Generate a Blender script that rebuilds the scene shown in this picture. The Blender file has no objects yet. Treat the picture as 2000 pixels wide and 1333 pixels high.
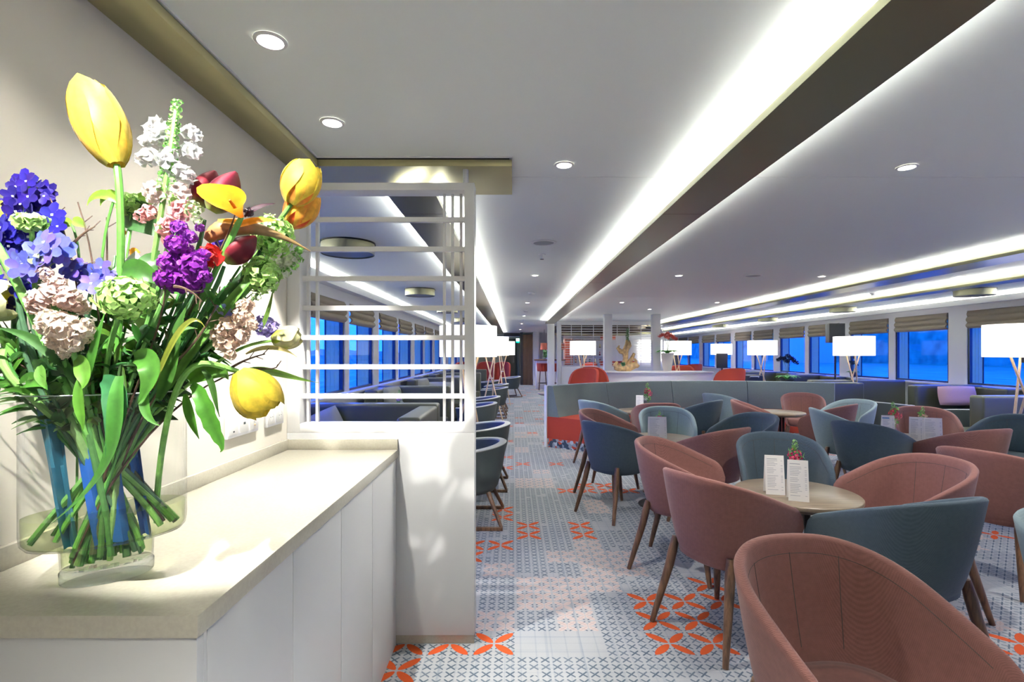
import bpy, bmesh, math, random
from mathutils import Vector, Matrix
PI = math.pi
random.seed(7)
C = bpy.context.scene
COL = C.collection
H = 1.40                      # eye height

# ---------------------------------------------------------------- camera
cd = bpy.data.cameras.new('camera'); cam = bpy.data.objects.new('camera', cd); COL.objects.link(cam)
cam.location = (0, 0, H); cam.rotation_euler = (PI/2, 0, 0)
cd.sensor_width = 36.0; cd.lens = 18.0
cd.shift_x = -0.0015; cd.shift_y = 0.01225
cd.clip_start = 0.05; cd.clip_end = 2000
C.camera = cam

# ---------------------------------------------------------------- view + world
C.view_settings.view_transform = 'Standard'; C.view_settings.look = 'None'
C.view_settings.gamma = 1.0; C.view_settings.use_curve_mapping = False
C.view_settings.exposure = 1.1
cy = C.cycles
cy.use_denoising = True
cy.max_bounces = 9; cy.diffuse_bounces = 5; cy.glossy_bounces = 3; cy.transmission_bounces = 6
cy.transparent_max_bounces = 24; cy.caustics_reflective = False; cy.caustics_refractive = False
cy.sample_clamp_indirect = 6.0
cy.use_adaptive_sampling = True; cy.adaptive_threshold = 0.02

w = bpy.data.worlds.new('dusk_sky'); C.world = w; w.use_nodes = True
wn = w.node_tree.nodes; wl = w.node_tree.links
bg = wn['Background']; tc = wn.new('ShaderNodeTexCoord'); sep = wn.new('ShaderNodeSeparateXYZ'); rp = wn.new('ShaderNodeValToRGB')
wl.new(tc.outputs['Generated'], sep.inputs[0]); wl.new(sep.outputs['Z'], rp.inputs[0]); wl.new(rp.outputs[0], bg.inputs[0])
e = rp.color_ramp.elements
e[0].position = 0.0; e[0].color = (0.007, 0.072, 0.9, 1)
e[1].position = 0.55; e[1].color = (0.005, 0.057, 0.70, 1)
bg.inputs[1].default_value = 4.8

# ---------------------------------------------------------------- lamps: strengths used by the lamp builders
LED_E = 29.0        # emission of the LED coves
SPOT_W = 58.0       # watts of a ceiling downlight
SHADE_E = 0.62       # glow of a fabric lamp shade

# ---------------------------------------------------------------- materials
def newmat(name):
    m = bpy.data.materials.new(name); m.use_nodes = True
    nt = m.node_tree; b = nt.nodes['Principled BSDF']
    return m, nt, b
def pm(name, col, rough=0.5, metal=0.0, spec=0.5, noise=0.0, nscale=20, bump=0.0, bscale=200, sheen=0.0, vcol=False, trans=0.0, coat=0.0, coords='Object'):
    m, nt, b = newmat(name)
    b.inputs['Roughness'].default_value = rough; b.inputs['Metallic'].default_value = metal
    b.inputs['Specular IOR Level'].default_value = spec
    if sheen:
        b.inputs['Sheen Weight'].default_value = sheen; b.inputs['Sheen Roughness'].default_value = 0.4
    if coat: b.inputs['Coat Weight'].default_value = coat; b.inputs['Coat Roughness'].default_value = 0.1
    tcn = nt.nodes.new('ShaderNodeTexCoord')
    src = None
    if vcol:
        at = nt.nodes.new('ShaderNodeAttribute'); at.attribute_name = 'Col'; src = at.outputs['Color']
    b.inputs['Base Color'].default_value = (*col, 1)
    if noise:
        nz = nt.nodes.new('ShaderNodeTexNoise'); nz.inputs['Scale'].default_value = nscale; nz.inputs['Detail'].default_value = 4
        nt.links.new(tcn.outputs[coords], nz.inputs['Vector'])
        mr = nt.nodes.new('ShaderNodeMapRange'); mr.inputs['To Min'].default_value = 1-noise; mr.inputs['To Max'].default_value = 1+noise
        mr.inputs['From Min'].default_value = .3; mr.inputs['From Max'].default_value = .7
        nt.links.new(nz.outputs['Fac'], mr.inputs['Value'])
        mx = nt.nodes.new('ShaderNodeVectorMath'); mx.operation = 'SCALE'
        if src: nt.links.new(src, mx.inputs[0])
        else: mx.inputs[0].default_value = col
        nt.links.new(mr.outputs['Result'], mx.inputs['Scale'])
        src = mx.outputs[0]
    if src: nt.links.new(src, b.inputs['Base Color'])
    if bump:
        nz = nt.nodes.new('ShaderNodeTexNoise'); nz.inputs['Scale'].default_value = bscale; nz.inputs['Detail'].default_value = 3
        nt.links.new(tcn.outputs[coords], nz.inputs['Vector'])
        bp = nt.nodes.new('ShaderNodeBump'); bp.inputs['Strength'].default_value = bump; bp.inputs['Distance'].default_value = 0.002
        nt.links.new(nz.outputs['Fac'], bp.inputs['Height']); nt.links.new(bp.outputs[0], b.inputs['Normal'])
    if trans: b.inputs['Transmission Weight'].default_value = trans
    return m
def math_node(nt, op, a, b=None, c=None):
    n = nt.nodes.new('ShaderNodeMath'); n.operation = op
    for i, x in enumerate((a, b, c)):
        if x is None: continue
        if isinstance(x, (int, float)): n.inputs[i].default_value = x
        else: nt.links.new(x, n.inputs[i])
    return n.outputs[0]
def weave(name, col, col2, scale=330, sheen=.12):
    """two-tone woven upholstery: a fine diagonal thread pattern in colour and bump"""
    m, nt, b = newmat(name)
    tcn = nt.nodes.new('ShaderNodeTexCoord')
    sp = nt.nodes.new('ShaderNodeSeparateXYZ'); nt.links.new(tcn.outputs['Object'], sp.inputs[0])
    a = math_node(nt, 'MULTIPLY', math_node(nt, 'ADD', sp.outputs[0], sp.outputs[1]), scale*2.2)
    z = math_node(nt, 'MULTIPLY', sp.outputs[2], scale*3.1)
    s1 = math_node(nt, 'SINE', math_node(nt, 'ADD', a, z)); s2 = math_node(nt, 'SINE', math_node(nt, 'SUBTRACT', z, a))
    f = math_node(nt, 'MULTIPLY_ADD', math_node(nt, 'MULTIPLY', s1, s2), 0.5, 0.5)
    nz = nt.nodes.new('ShaderNodeTexNoise'); nz.inputs['Scale'].default_value = 60; nz.inputs['Detail'].default_value = 5
    nt.links.new(tcn.outputs['Object'], nz.inputs['Vector'])
    ff = math_node(nt, 'ADD', math_node(nt, 'MULTIPLY', f, .5), math_node(nt, 'MULTIPLY', nz.outputs['Fac'], .5))
    mx = nt.nodes.new('ShaderNodeMix'); mx.data_type = 'RGBA'; nt.links.new(ff, mx.inputs['Factor'])
    mx.inputs['A'].default_value = (*col2, 1); mx.inputs['B'].default_value = (*col, 1)
    nt.links.new(mx.outputs['Result'], b.inputs['Base Color'])
    bp = nt.nodes.new('ShaderNodeBump'); bp.inputs['Strength'].default_value = .35; bp.inputs['Distance'].default_value = .0015
    nt.links.new(f, bp.inputs['Height']); nt.links.new(bp.outputs[0], b.inputs['Normal'])
    b.inputs['Roughness'].default_value = .9; b.inputs['Specular IOR Level'].default_value = .2
    b.inputs['Sheen Weight'].default_value = sheen; b.inputs['Sheen Roughness'].default_value = .45
    return m
def wood(name, c1, c2, rough=.45, scale=(3, 3, 40), rot=None):
    m, nt, b = newmat(name)
    tcn = nt.nodes.new('ShaderNodeTexCoord'); mp = nt.nodes.new('ShaderNodeMapping'); mp.inputs['Scale'].default_value = scale
    nt.links.new(tcn.outputs['Object'], mp.inputs[0])
    nz = nt.nodes.new('ShaderNodeTexNoise'); nz.inputs['Scale'].default_value = 4; nz.inputs['Detail'].default_value = 8; nz.inputs['Distortion'].default_value = .6
    nt.links.new(mp.outputs[0], nz.inputs['Vector'])
    r = nt.nodes.new('ShaderNodeValToRGB'); r.color_ramp.elements[0].color = (*c1, 1); r.color_ramp.elements[1].color = (*c2, 1)
    r.color_ramp.elements[0].position = .35; r.color_ramp.elements[1].position = .65
    nt.links.new(nz.outputs['Fac'], r.inputs[0]); nt.links.new(r.outputs[0], b.inputs['Base Color'])
    b.inputs['Roughness'].default_value = rough
    return m
def emis(name, col, s):
    m, nt, b = newmat(name)
    b.inputs['Base Color'].default_value = (*col, 1); b.inputs['Emission Color'].default_value = (*col, 1); b.inputs['Emission Strength'].default_value = s
    return m
def clear(name, tint=(1, 1, 1), refl=1.0, rough=0.0):
    """thin clear sheet: transparent with a fresnel reflection"""
    m = bpy.data.materials.new(name); m.use_nodes = True; nt = m.node_tree; nt.nodes.clear()
    o = nt.nodes.new('ShaderNodeOutputMaterial'); mix = nt.nodes.new('ShaderNodeMixShader')
    t = nt.nodes.new('ShaderNodeBsdfTransparent'); t.inputs[0].default_value = (*tint, 1)
    g = nt.nodes.new('ShaderNodeBsdfGlossy'); g.inputs['Roughness'].default_value = rough
    lwt = nt.nodes.new('ShaderNodeLayerWeight'); lwt.inputs['Blend'].default_value = .5
    f = math_node(nt, 'MULTIPLY_ADD', math_node(nt, 'POWER', lwt.outputs['Facing'], 3.2), refl*.85, .04*refl)
    nt.links.new(f, mix.inputs[0]); nt.links.new(t.outputs[0], mix.inputs[1]); nt.links.new(g.outputs[0], mix.inputs[2]); nt.links.new(mix.outputs[0], o.inputs[0])
    return m

M = {}
M['white'] = pm('white_paint', (.80, .79, .77), .4)
M['wallcream'] = pm('cream_wall', (.68, .635, .54), .55, noise=.015, nscale=3)
M['ceil'] = pm('ceiling_paint', (.87, .90, .865), .55)
M['cab'] = pm('cabinet_lacquer', (.53, .53, .52), .38)
M['slab'] = pm('quartz_beige', (.42, .395, .32), .2, noise=.05, nscale=120, coat=.15)
M['gap'] = pm('shadow_gap', (.05, .05, .05), .8)
M['gold'] = pm('champagne_metal', (.50, .46, .25), .50, metal=.7, noise=.03, nscale=4)
M['traymetal'] = pm('bronze_tray_metal', (.27, .26, .16), .30, metal=.85)
M['golddrum'] = pm('champagne_drum', (.27, .26, .18), .35, metal=.6)
M['seam'] = pm('seam_thread', (.045, .035, .035), .8)
M['blackmetal'] = pm('black_metal', (.015, .015, .017), .35, metal=.4)
M['black'] = pm('black_plastic', (.02, .022, .024), .45)
M['plastic'] = pm('white_plastic', (.85, .85, .85), .3)
M['pink'] = weave('dusty_pink_weave', (.25, .112, .096), (.115, .052, .047))
M['teal'] = weave('blue_grey_weave', (.072, .10, .125), (.033, .050, .068))
M['pale'] = weave('pale_blue_grey_weave', (.19, .245, .255), (.12, .165, .18))
M['walnut'] = wood('walnut', (.055, .026, .014), (.17, .085, .042), .4, (14, 14, 1.6))
M['tabletop'] = wood('taupe_oak_top', (.12, .088, .06), (.19, .145, .10), .32, (1.2, 14, 10))
M['tableedge'] = wood('dark_oak_edge', (.09, .06, .04), (.14, .10, .065), .4)
M['lightwood'] = wood('ash_wood', (.62, .42, .22), (.78, .58, .34), .45, (20, 20, 2))
M['darkwood'] = wood('brown_wood_panels', (.08, .035, .015), (.20, .095, .04), .4, (30, 30, .6))
M['sofa'] = pm('grey_green_vinyl', (.060, .064, .036), .32, spec=.6, bump=.1, bscale=60)
M['sofafab'] = weave('grey_teal_upholstery', (.15, .185, .175), (.095, .12, .118), 240, .2)
M['sofalight'] = pm('pale_piping_fabric', (.42, .43, .41), .6)
M['tubdark'] = pm('charcoal_green_fabric', (.045, .06, .06), .6, noise=.1, nscale=200)
M['tubin'] = pm('slate_blue_leather', (.06, .08, .14), .35)
M['red'] = pm('red_orange_fabric', (.30, .026, .009), .75, noise=.08, nscale=180)
M['cushion'] = pm('grey_cushion', (.30, .30, .27), .8, noise=.06, nscale=300)
M['cushpink'] = pm('pink_cushion', (.78, .46, .38), .8, noise=.06, nscale=300)
M['linen'] = pm('taupe_linen', (.27, .225, .165), .85, noise=.12, nscale=250)
M['winframe'] = pm('blue_grey_alu', (.03, .05, .06), .4, metal=.3)
M['fin'] = pm('pale_blue_hull_paint', (.50, .62, .26), .45)
M['glass'] = clear('window_glass', (.92, .96, 1.0), .12)
M['vglass'] = clear('vase_glass', (.97, .985, .98), 1.0)
M['water'] = clear('vase_water', (.86, .90, .74), .8)
M['led'] = emis('led_white', (.98, 1.0, .95), LED_E)
M['lens'] = emis('downlight_lens', (1.0, .97, .9), 14)
M['shade'] = emis('lit_lamp_shade', (1.0, .97, .92), SHADE_E)
M['print'] = pm('grey_print', (.30, .31, .34), .7)
M['paper'] = pm('white_paper', (.92, .91, .88), .6)
M['cream'] = pm('cream_ceramic', (.66, .60, .50), .5)
_nt = M['paper'].node_tree; _tr = _nt.nodes.new('ShaderNodeBsdfTranslucent'); _tr.inputs[0].default_value = (.92, .88, .74, 1); _ms = _nt.nodes.new('ShaderNodeMixShader'); _ms.inputs[0].default_value = .3
_o = _nt.nodes['Material Output']; _nt.links.new(_nt.nodes['Principled BSDF'].outputs[0], _ms.inputs[1]); _nt.links.new(_tr.outputs[0], _ms.inputs[2]); _nt.links.new(_ms.outputs[0], _o.inputs[0])
M['petal'] = pm('petal', (1, 1, 1), .5, vcol=True, noise=.14, nscale=90, sheen=.1, spec=.3)
M['leafv'] = pm('leaf', (1, 1, 1), .42, vcol=True, noise=.22, nscale=45)
M['stem'] = pm('stem_green', (1, 1, 1), .45, vcol=True, noise=.18, nscale=70)
for _k, _f in (('petal', .30), ('leafv', .22)):   # thin petals and leaves let some light through
    _nt = M[_k].node_tree; _p = _nt.nodes['Principled BSDF']; _tr = _nt.nodes.new('ShaderNodeBsdfTranslucent'); _ms = _nt.nodes.new('ShaderNodeMixShader'); _ms.inputs[0].default_value = _f
    _nt.links.new(_p.inputs['Base Color'].links[0].from_socket, _tr.inputs[0]); _nt.links.new(_p.outputs[0], _ms.inputs[1]); _nt.links.new(_tr.outputs[0], _ms.inputs[2]); _nt.links.new(_ms.outputs[0], _nt.nodes['Material Output'].inputs[0])
M['bark'] = pm('twig_bark', (.09, .05, .03), .7, noise=.3, nscale=120)

# ---------------------------------------------------------------- geometry helpers
class MB:
    def __init__(s): s.v = []; s.f = []; s.c = []
    def add(s, vs, fs, col=None):
        n = len(s.v); s.v += [tuple(x) for x in vs]; s.f += [tuple(i+n for i in f) for f in fs]
        if col is None: col = (1, 1, 1)
        if isinstance(col, list): s.c += col
        else: s.c += [col]*len(vs)
        return s
    def box(s, x0, x1, y0, y1, z0, z1, col=None):
        vs = [(x, y, z) for x in (x0, x1) for y in (y0, y1) for z in (z0, z1)]
        fs = [(0, 1, 3, 2), (4, 6, 7, 5), (0, 4, 5, 1), (2, 3, 7, 6), (0, 2, 6, 4), (1, 5, 7, 3)]
        return s.add(vs, fs, col)
    def obox(s, c, ux, uy, uz, col=None):
        c = Vector(c); vs = [c+Vector(ux)*a+Vector(uy)*b+Vector(uz)*d for a in (-1, 1) for b in (-1, 1) for d in (-1, 1)]
        return s.add(vs, [(0, 1, 3, 2), (4, 6, 7, 5), (0, 4, 5, 1), (2, 3, 7, 6), (0, 2, 6, 4), (1, 5, 7, 3)], col)
    def tube(s, pts, rads, n=8, col=None, caps=True):
        pts = [Vector(p) for p in pts]
        if isinstance(rads, (int, float)): rads = [rads]*len(pts)
        base = len(s.v); up = None; vs = []; cols = []
        for i, p in enumerate(pts):
            d = (pts[min(i+1, len(pts)-1)]-pts[max(i-1, 0)]).normalized()
            if up is None: up = d.orthogonal().normalized()
            up = (up-d*up.dot(d))
            up = up.normalized() if up.length > 1e-6 else d.orthogonal().normalized()
            sd = d.cross(up)
            for k in range(n):
                a = 2*PI*k/n; vs.append(p+(up*math.cos(a)+sd*math.sin(a))*rads[i])
                if isinstance(col, list): cols.append(col[i])
        fs = []
        for i in range(len(pts)-1):
            for k in range(n):
                fs.append((i*n+k, i*n+(k+1) % n, (i+1)*n+(k+1) % n, (i+1)*n+k))
        if caps: fs.append(tuple(range(n-1, -1, -1))); fs.append(tuple((len(pts)-1)*n+k for k in range(n)))
        return s.add(vs, fs, cols if cols else col)
    def lathe(s, prof, c=(0, 0, 0), n=32, sx=1, sy=1, rot=0, col=None, close=False):
        vs = []; cr, sr = math.cos(rot), math.sin(rot)
        for (r, z) in prof:
            for k in range(n):
                a = 2*PI*k/n; x = r*sx*math.cos(a); y = r*sy*math.sin(a)
                vs.append((c[0]+x*cr-y*sr, c[1]+x*sr+y*cr, c[2]+z))
        fs = [(i*n+k, i*n+(k+1) % n, (i+1)*n+(k+1) % n, (i+1)*n+k) for i in range(len(prof)-1) for k in range(n)]
        if close == 'b' or close is True: fs.append(tuple(range(n-1, -1, -1)))
        if close == 't' or close is True: fs.append(tuple((len(prof)-1)*n+k for k in range(n)))
        return s.add(vs, fs, col)
    def grid(s, P, col=None, flip=False, cyc=False):
        """P[i][j] points"""
        R, K = len(P), len(P[0]); vs = [p for r in P for p in r]; fs = []
        for i in range(R-1):
            for j in range(K if cyc else K-1):
                q = (i*K+j, i*K+(j+1) % K, (i+1)*K+(j+1) % K, (i+1)*K+j); fs.append(q[::-1] if flip else q)
        return s.add(vs, fs, col)
    def prism(s, poly, axis, a0, a1, col=None):
        """extrude 2-D polygon: axis 'y' -> poly in (x,z); axis 'z' -> (x,y); axis 'x' -> (y,z)"""
        n = len(poly)
        def P(p, t): return {'y': (p[0], t, p[1]), 'z': (p[0], p[1], t), 'x': (t, p[0], p[1])}[axis]
        vs = [P(p, a0) for p in poly]+[P(p, a1) for p in poly]
        fs = [tuple(range(n-1, -1, -1)), tuple(range(n, 2*n))]+[(i, (i+1) % n, n+(i+1) % n, n+i) for i in range(n)]
        return s.add(vs, fs, col)
    def build(s, name, m, parent=None, smooth=False, bevel=0, angle=40, fixn=True, seg=2):
        me = bpy.data.meshes.new(name); me.from_pydata(s.v, [], s.f); 
        if any(c != (1, 1, 1) for c in s.c):
            at = me.attributes.new('Col', 'FLOAT_COLOR', 'POINT')
            flat = []
            for c in s.c: flat += [c[0], c[1], c[2], 1.0]
            at.data.foreach_set('color', flat)
        me.validate(); 
        if fixn or bevel:
            bm = bmesh.new(); bm.from_mesh(me)
            if bevel:
                bmesh.ops.remove_doubles(bm, verts=bm.verts, dist=1e-5)
                bmesh.ops.recalc_face_normals(bm, faces=bm.faces)
                ed = [e for e in bm.edges if len(e.link_faces) == 2 and e.calc_face_angle(0) > .6]
                bmesh.ops.bevel(bm, geom=ed, offset=bevel, segments=seg, profile=.6, affect='EDGES', clamp_overlap=True)
            else: bmesh.ops.recalc_face_normals(bm, faces=bm.faces)
            bm.to_mesh(me); bm.free()
        me.materials.append(m if not isinstance(m, str) else M[m])
        if smooth or bevel:
            me.shade_smooth(); me.set_sharp_from_angle(angle=math.radians(angle))
        o = bpy.data.objects.new(name, me); COL.objects.link(o)
        if parent: o.parent = parent
        return o
def tag(o, label=None, cat=None, group=None, kind=None):
    if label: o['label'] = label
    if cat: o['category'] = cat
    if group: o['group'] = group
    if kind: o['kind'] = kind
    return o
def thing(name, label, cat, loc=(0, 0, 0), rz=0, group=None):
    o = bpy.data.objects.new(name, None); COL.objects.link(o); o.location = loc; o.rotation_euler = (0, 0, rz)
    o.empty_display_size = .1
    return tag(o, label, cat, group)
def struct(o): o['kind'] = 'structure'; return o
def dup(root, loc, rz, label, group=None):
    r = root.copy(); COL.objects.link(r); r.location = loc; r.rotation_euler = (0, 0, rz); r['label'] = label
    if group: r['group'] = group
    for ch in list(root.children):
        c = ch.copy(); COL.objects.link(c); c.parent = r
        for g in list(ch.children):
            d = g.copy(); COL.objects.link(d); d.parent = c
    return r
def swapmat(root, old, new):
    for ch in root.children:
        for x in [ch]+list(ch.children):
            if x.type == 'MESH' and x.data.materials and x.data.materials[0] == M[old]:
                x.material_slots[0].link = 'OBJECT'; x.material_slots[0].material = M[new]
def at(px, py, Y):  # a point of the photograph seen at depth Y, in metres
    return Vector(((px-1003)*Y/1000, Y, H-(py-691)*Y/1000))
# ================================================================ SETTING
XL, XR, YB, YF, ZC = -2.2, 7.5, -1.6, 28.0, 2.345
T = 0.2115
ORANGE = [(-.094, 2.47), (-.305, 2.47), (-.094, 3.74), (.122, 3.95), (.122, 4.16), (.545, 3.95), (.545, 4.16), (-.305, 3.74), (-.305, 3.53),
  (.757, 2.95), (.968, 2.95), (.757, 2.72), (.968, 2.72), (.757, 2.50), (.968, 2.50), (1.18, 3.15), (1.18, 2.95),
  (-.517, 2.26), (-.517, 2.47), (.122, 6.5), (.545, 6.5), (-.09, 6.92), (-.09, 6.28), (-.09, 4.58), (-.09, 4.37), (.76, 5.42), (.97, 5.42), (.97, 5.21), (.76, 5.21), (1.18, 5.21), (.55, 5.21),
  (2.24, 2.55), (2.45, 2.55), (3.8, 3.86), (1.8, 1.9), (2.0, 1.9), (-.09, 8.2), (.33, 9.0), (.12, 10.2), (.5, 10.9)]
PINK = []
for (x0, x1, y0, y1) in ((-.09, .40, 2.68, 3.50), (.30, .75, 3.05, 3.75), (.7, 1.6, 2.2, 2.35), (.2, .6, 5.5, 6.3), (1.9, 2.6, 2.7, 3.2), (.5, .9, 4.6, 5.0)):
    y = y0
    while y < y1:
        x = x0
        while x < x1:
            PINK.append((x, y)); x += T
        y += T
def make_floor():
    X0 = -.094-T/2-T*11; Y0 = 2.47-T/2-T*20
    nx, ny = 50, 142
    kind = {}
    rnd = random.Random(5)
    for i in range(nx):
        for j in range(ny):
            cx, cy_ = X0+(i+.5)*T, Y0+(j+.5)*T
            near = cy_ < 6.9 and cx < 1.7
            r = rnd.random(); k = 0
            cl = math.sin(i*.9+j*.31)*math.sin(j*.57-i*.4)
            if not near:
                if cl > .80 and r < .7: k = 1
                elif cl < -.62 and r < .6: k = 2
            if k == 0 and r > (.90 if near else .86): k = 3
            kind[i, j] = k
    for lst, k in ((PINK, 2), (ORANGE, 1)):
        for (x, y) in lst:
            i, j = int((x-X0)//T), int((y-Y0)//T)
            if (i, j) in kind:
                if k == 2 and random.random() < .3: continue
                kind[i, j] = k
    vs = [(X0+i*T, Y0+j*T, 0) for j in range(ny+1) for i in range(nx+1)]
    fs = []; ks = []
    for j in range(ny):
        for i in range(nx):
            a = j*(nx+1)+i; fs.append((a, a+1, a+nx+2, a+nx+1)); ks.append(kind[i, j])
    me = bpy.data.meshes.new('floor'); me.from_pydata(vs, [], fs)
    a = me.attributes.new('motif', 'FLOAT', 'FACE'); a.data.foreach_set('value', [float(k) for k in ks])
    m, nt, b = newmat('patterned_carpet'); N = nt.nodes.new; L = nt.links.new
    tcn = N('ShaderNodeTexCoord'); sp = N('ShaderNodeSeparateXYZ'); L(tcn.outputs['Object'], sp.inputs[0])
    mt = lambda *q: math_node(nt, *q)
    px = mt('DIVIDE', mt('SUBTRACT', sp.outputs[0], X0), T); py = mt('DIVIDE', mt('SUBTRACT', sp.outputs[1], Y0), T)
    def cell(k):
        u = mt('ABSOLUTE', mt('SUBTRACT', mt('FRACT', mt('MULTIPLY', px, k)), .5)); v = mt('ABSOLUTE', mt('SUBTRACT', mt('FRACT', mt('MULTIPLY', py, k)), .5))
        return u, v
    def petals(k, ca, la, lb):
        u, v = cell(k)
        s_ = mt('MULTIPLY', mt('ADD', u, v), .7071); d = mt('MULTIPLY', mt('SUBTRACT', u, v), .7071)
        q = mt('ADD', mt('POWER', mt('DIVIDE', mt('ABSOLUTE', mt('SUBTRACT', s_, ca)), la), 2.0), mt('POWER', mt('DIVIDE', mt('ABSOLUTE', d), lb), 1.6))
        return mt('LESS_THAN', q, 1.0)
    u, v = cell(4.0)
    xm = mt('MULTIPLY', mt('LESS_THAN', mt('ABSOLUTE', mt('SUBTRACT', u, v)), .10), mt('LESS_THAN', mt('MAXIMUM', u, v), .38))
    fl = petals(1.0, .325, .285, .10); pk = petals(2.0, .33, .29, .14)
    at_ = N('ShaderNodeAttribute'); at_.attribute_name = 'motif'; k = at_.outputs['Fac']
    is1 = mt('COMPARE', k, 1.0, .3); is2 = mt('COMPARE', k, 2.0, .3); is3 = mt('COMPARE', k, 3.0, .3)
    # woven plaid ground
    def stripe(c, f, w_, off=0.0):
        return mt('LESS_THAN', mt('ABSOLUTE', mt('SUBTRACT', mt('FRACT', mt('ADD', mt('MULTIPLY', c, f), off)), .5)), w_)
    pl = mt('ADD', mt('ADD', stripe(px, 1.3, .04), stripe(py, 1.7, .035, .2)), mt('ADD', stripe(px, 2.9, .05, .4), stripe(py, 3.7, .04, .6)))
    nz = N('ShaderNodeTexNoise'); nz.inputs['Scale'].default_value = 2.2; nz.inputs['Detail'].default_value = 3; L(tcn.outputs['Object'], nz.inputs['Vector'])
    nf = N('ShaderNodeTexNoise'); nf.inputs['Scale'].default_value = 500; nf.inputs['Detail'].default_value = 2; L(tcn.outputs['Object'], nf.inputs['Vector'])
    wn_ = N('ShaderNodeTexWhiteNoise'); wn_.noise_dimensions = '2D'
    cb = N('ShaderNodeCombineXYZ'); L(mt('FLOOR', mt('MULTIPLY', px, 4)), cb.inputs[0]); L(mt('FLOOR', mt('MULTIPLY', py, 4)), cb.inputs[1]); L(cb.outputs[0], wn_.inputs['Vector'])
    keep = mt('GREATER_THAN', mt('ADD', wn_.outputs['Value'], mt('MULTIPLY', nz.outputs['Fac'], .5)), .30)
    def mixc(f, A, B):
        n = N('ShaderNodeMix'); n.data_type = 'RGBA'
        if isinstance(f, float): n.inputs['Factor'].default_value = f
        else: L(f, n.inputs['Factor'])
        for s_, x in (('A', A), ('B', B)):
            if isinstance(x, tuple): n.inputs[s_].default_value = (*x, 1)
            else: L(x, n.inputs[s_])
        return n.outputs['Result']
    base = mixc(nz.outputs['Fac'], (.44, .46, .50), (.58, .58, .59))
    base = mixc(mt('MULTIPLY', pl, .18), base, (.20, .27, .36))
    xc = mixc(wn_.outputs['Value'], (.055, .10, .16), (.16, .21, .28))
    noX = mt('SUBTRACT', 1.0, is3)
    c = mixc(mt('MULTIPLY', mt('MULTIPLY', mt('MULTIPLY', xm, keep), noX), .88), base, xc)
    c = mixc(mt('MULTIPLY', mt('MULTIPLY', is2, pk), .75), c, (.80, .60, .54))
    c = mixc(mt('MULTIPLY', is1, fl), c, (.80, .125, .035))
    mr = N('ShaderNodeMapRange'); mr.inputs['To Min'].default_value = .36; mr.inputs['To Max'].default_value = .70; L(nf.outputs['Fac'], mr.inputs['Value'])
    sc_ = N('ShaderNodeVectorMath'); sc_.operation = 'SCALE'; L(c, sc_.inputs[0]); L(mr.outputs[0], sc_.inputs['Scale'])
    L(sc_.outputs[0], b.inputs['Base Color'])
    b.inputs['Roughness'].default_value = .95; b.inputs['Specular IOR Level'].default_value = .1
    bp = N('ShaderNodeBump'); bp.inputs['Strength'].default_value = .5; bp.inputs['Distance'].default_value = .003; L(nf.outputs['Fac'], bp.inputs['Height']); L(bp.outputs[0], b.inputs['Normal'])
    me.materials.append(m)
    o = bpy.data.objects.new('floor', me); COL.objects.link(o); return struct(o)
make_floor()

# ceiling with a fine joint line across at Y=2.74 and further joints
b = MB(); ys = [YB, 2.74, 8.6, 14.4, YF]
for a0, a1 in zip(ys[:-1], ys[1:]): b.box(XL-.05, XR+.05, a0+(.003 if a0 > YB else 0), a1-.003, ZC, ZC+.05)
b.box(XL-.05, XR+.05, YB, YF, ZC+.05, ZC+.08)
struct(b.build('ceiling', 'ceil'))

# left wall above the cabinets (near), crosswise wall and the left window wall (far)
struct(MB().box(-1.15, -1.09, YB, 2.60, 0, ZC).build('wall_left', 'wallcream'))
b = MB().box(XL, -1.15, 2.50, 2.60, 0, ZC)
struct(b.build('wall_partition', 'wallcream'))
struct(MB().box(XL, XR, YB-.1, YB, 0, ZC).build('wall_back', 'wallcream'))
struct(MB().box(XL, XR, YF, YF+.1, 0, ZC).build('wall_front', 'white'))

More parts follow.
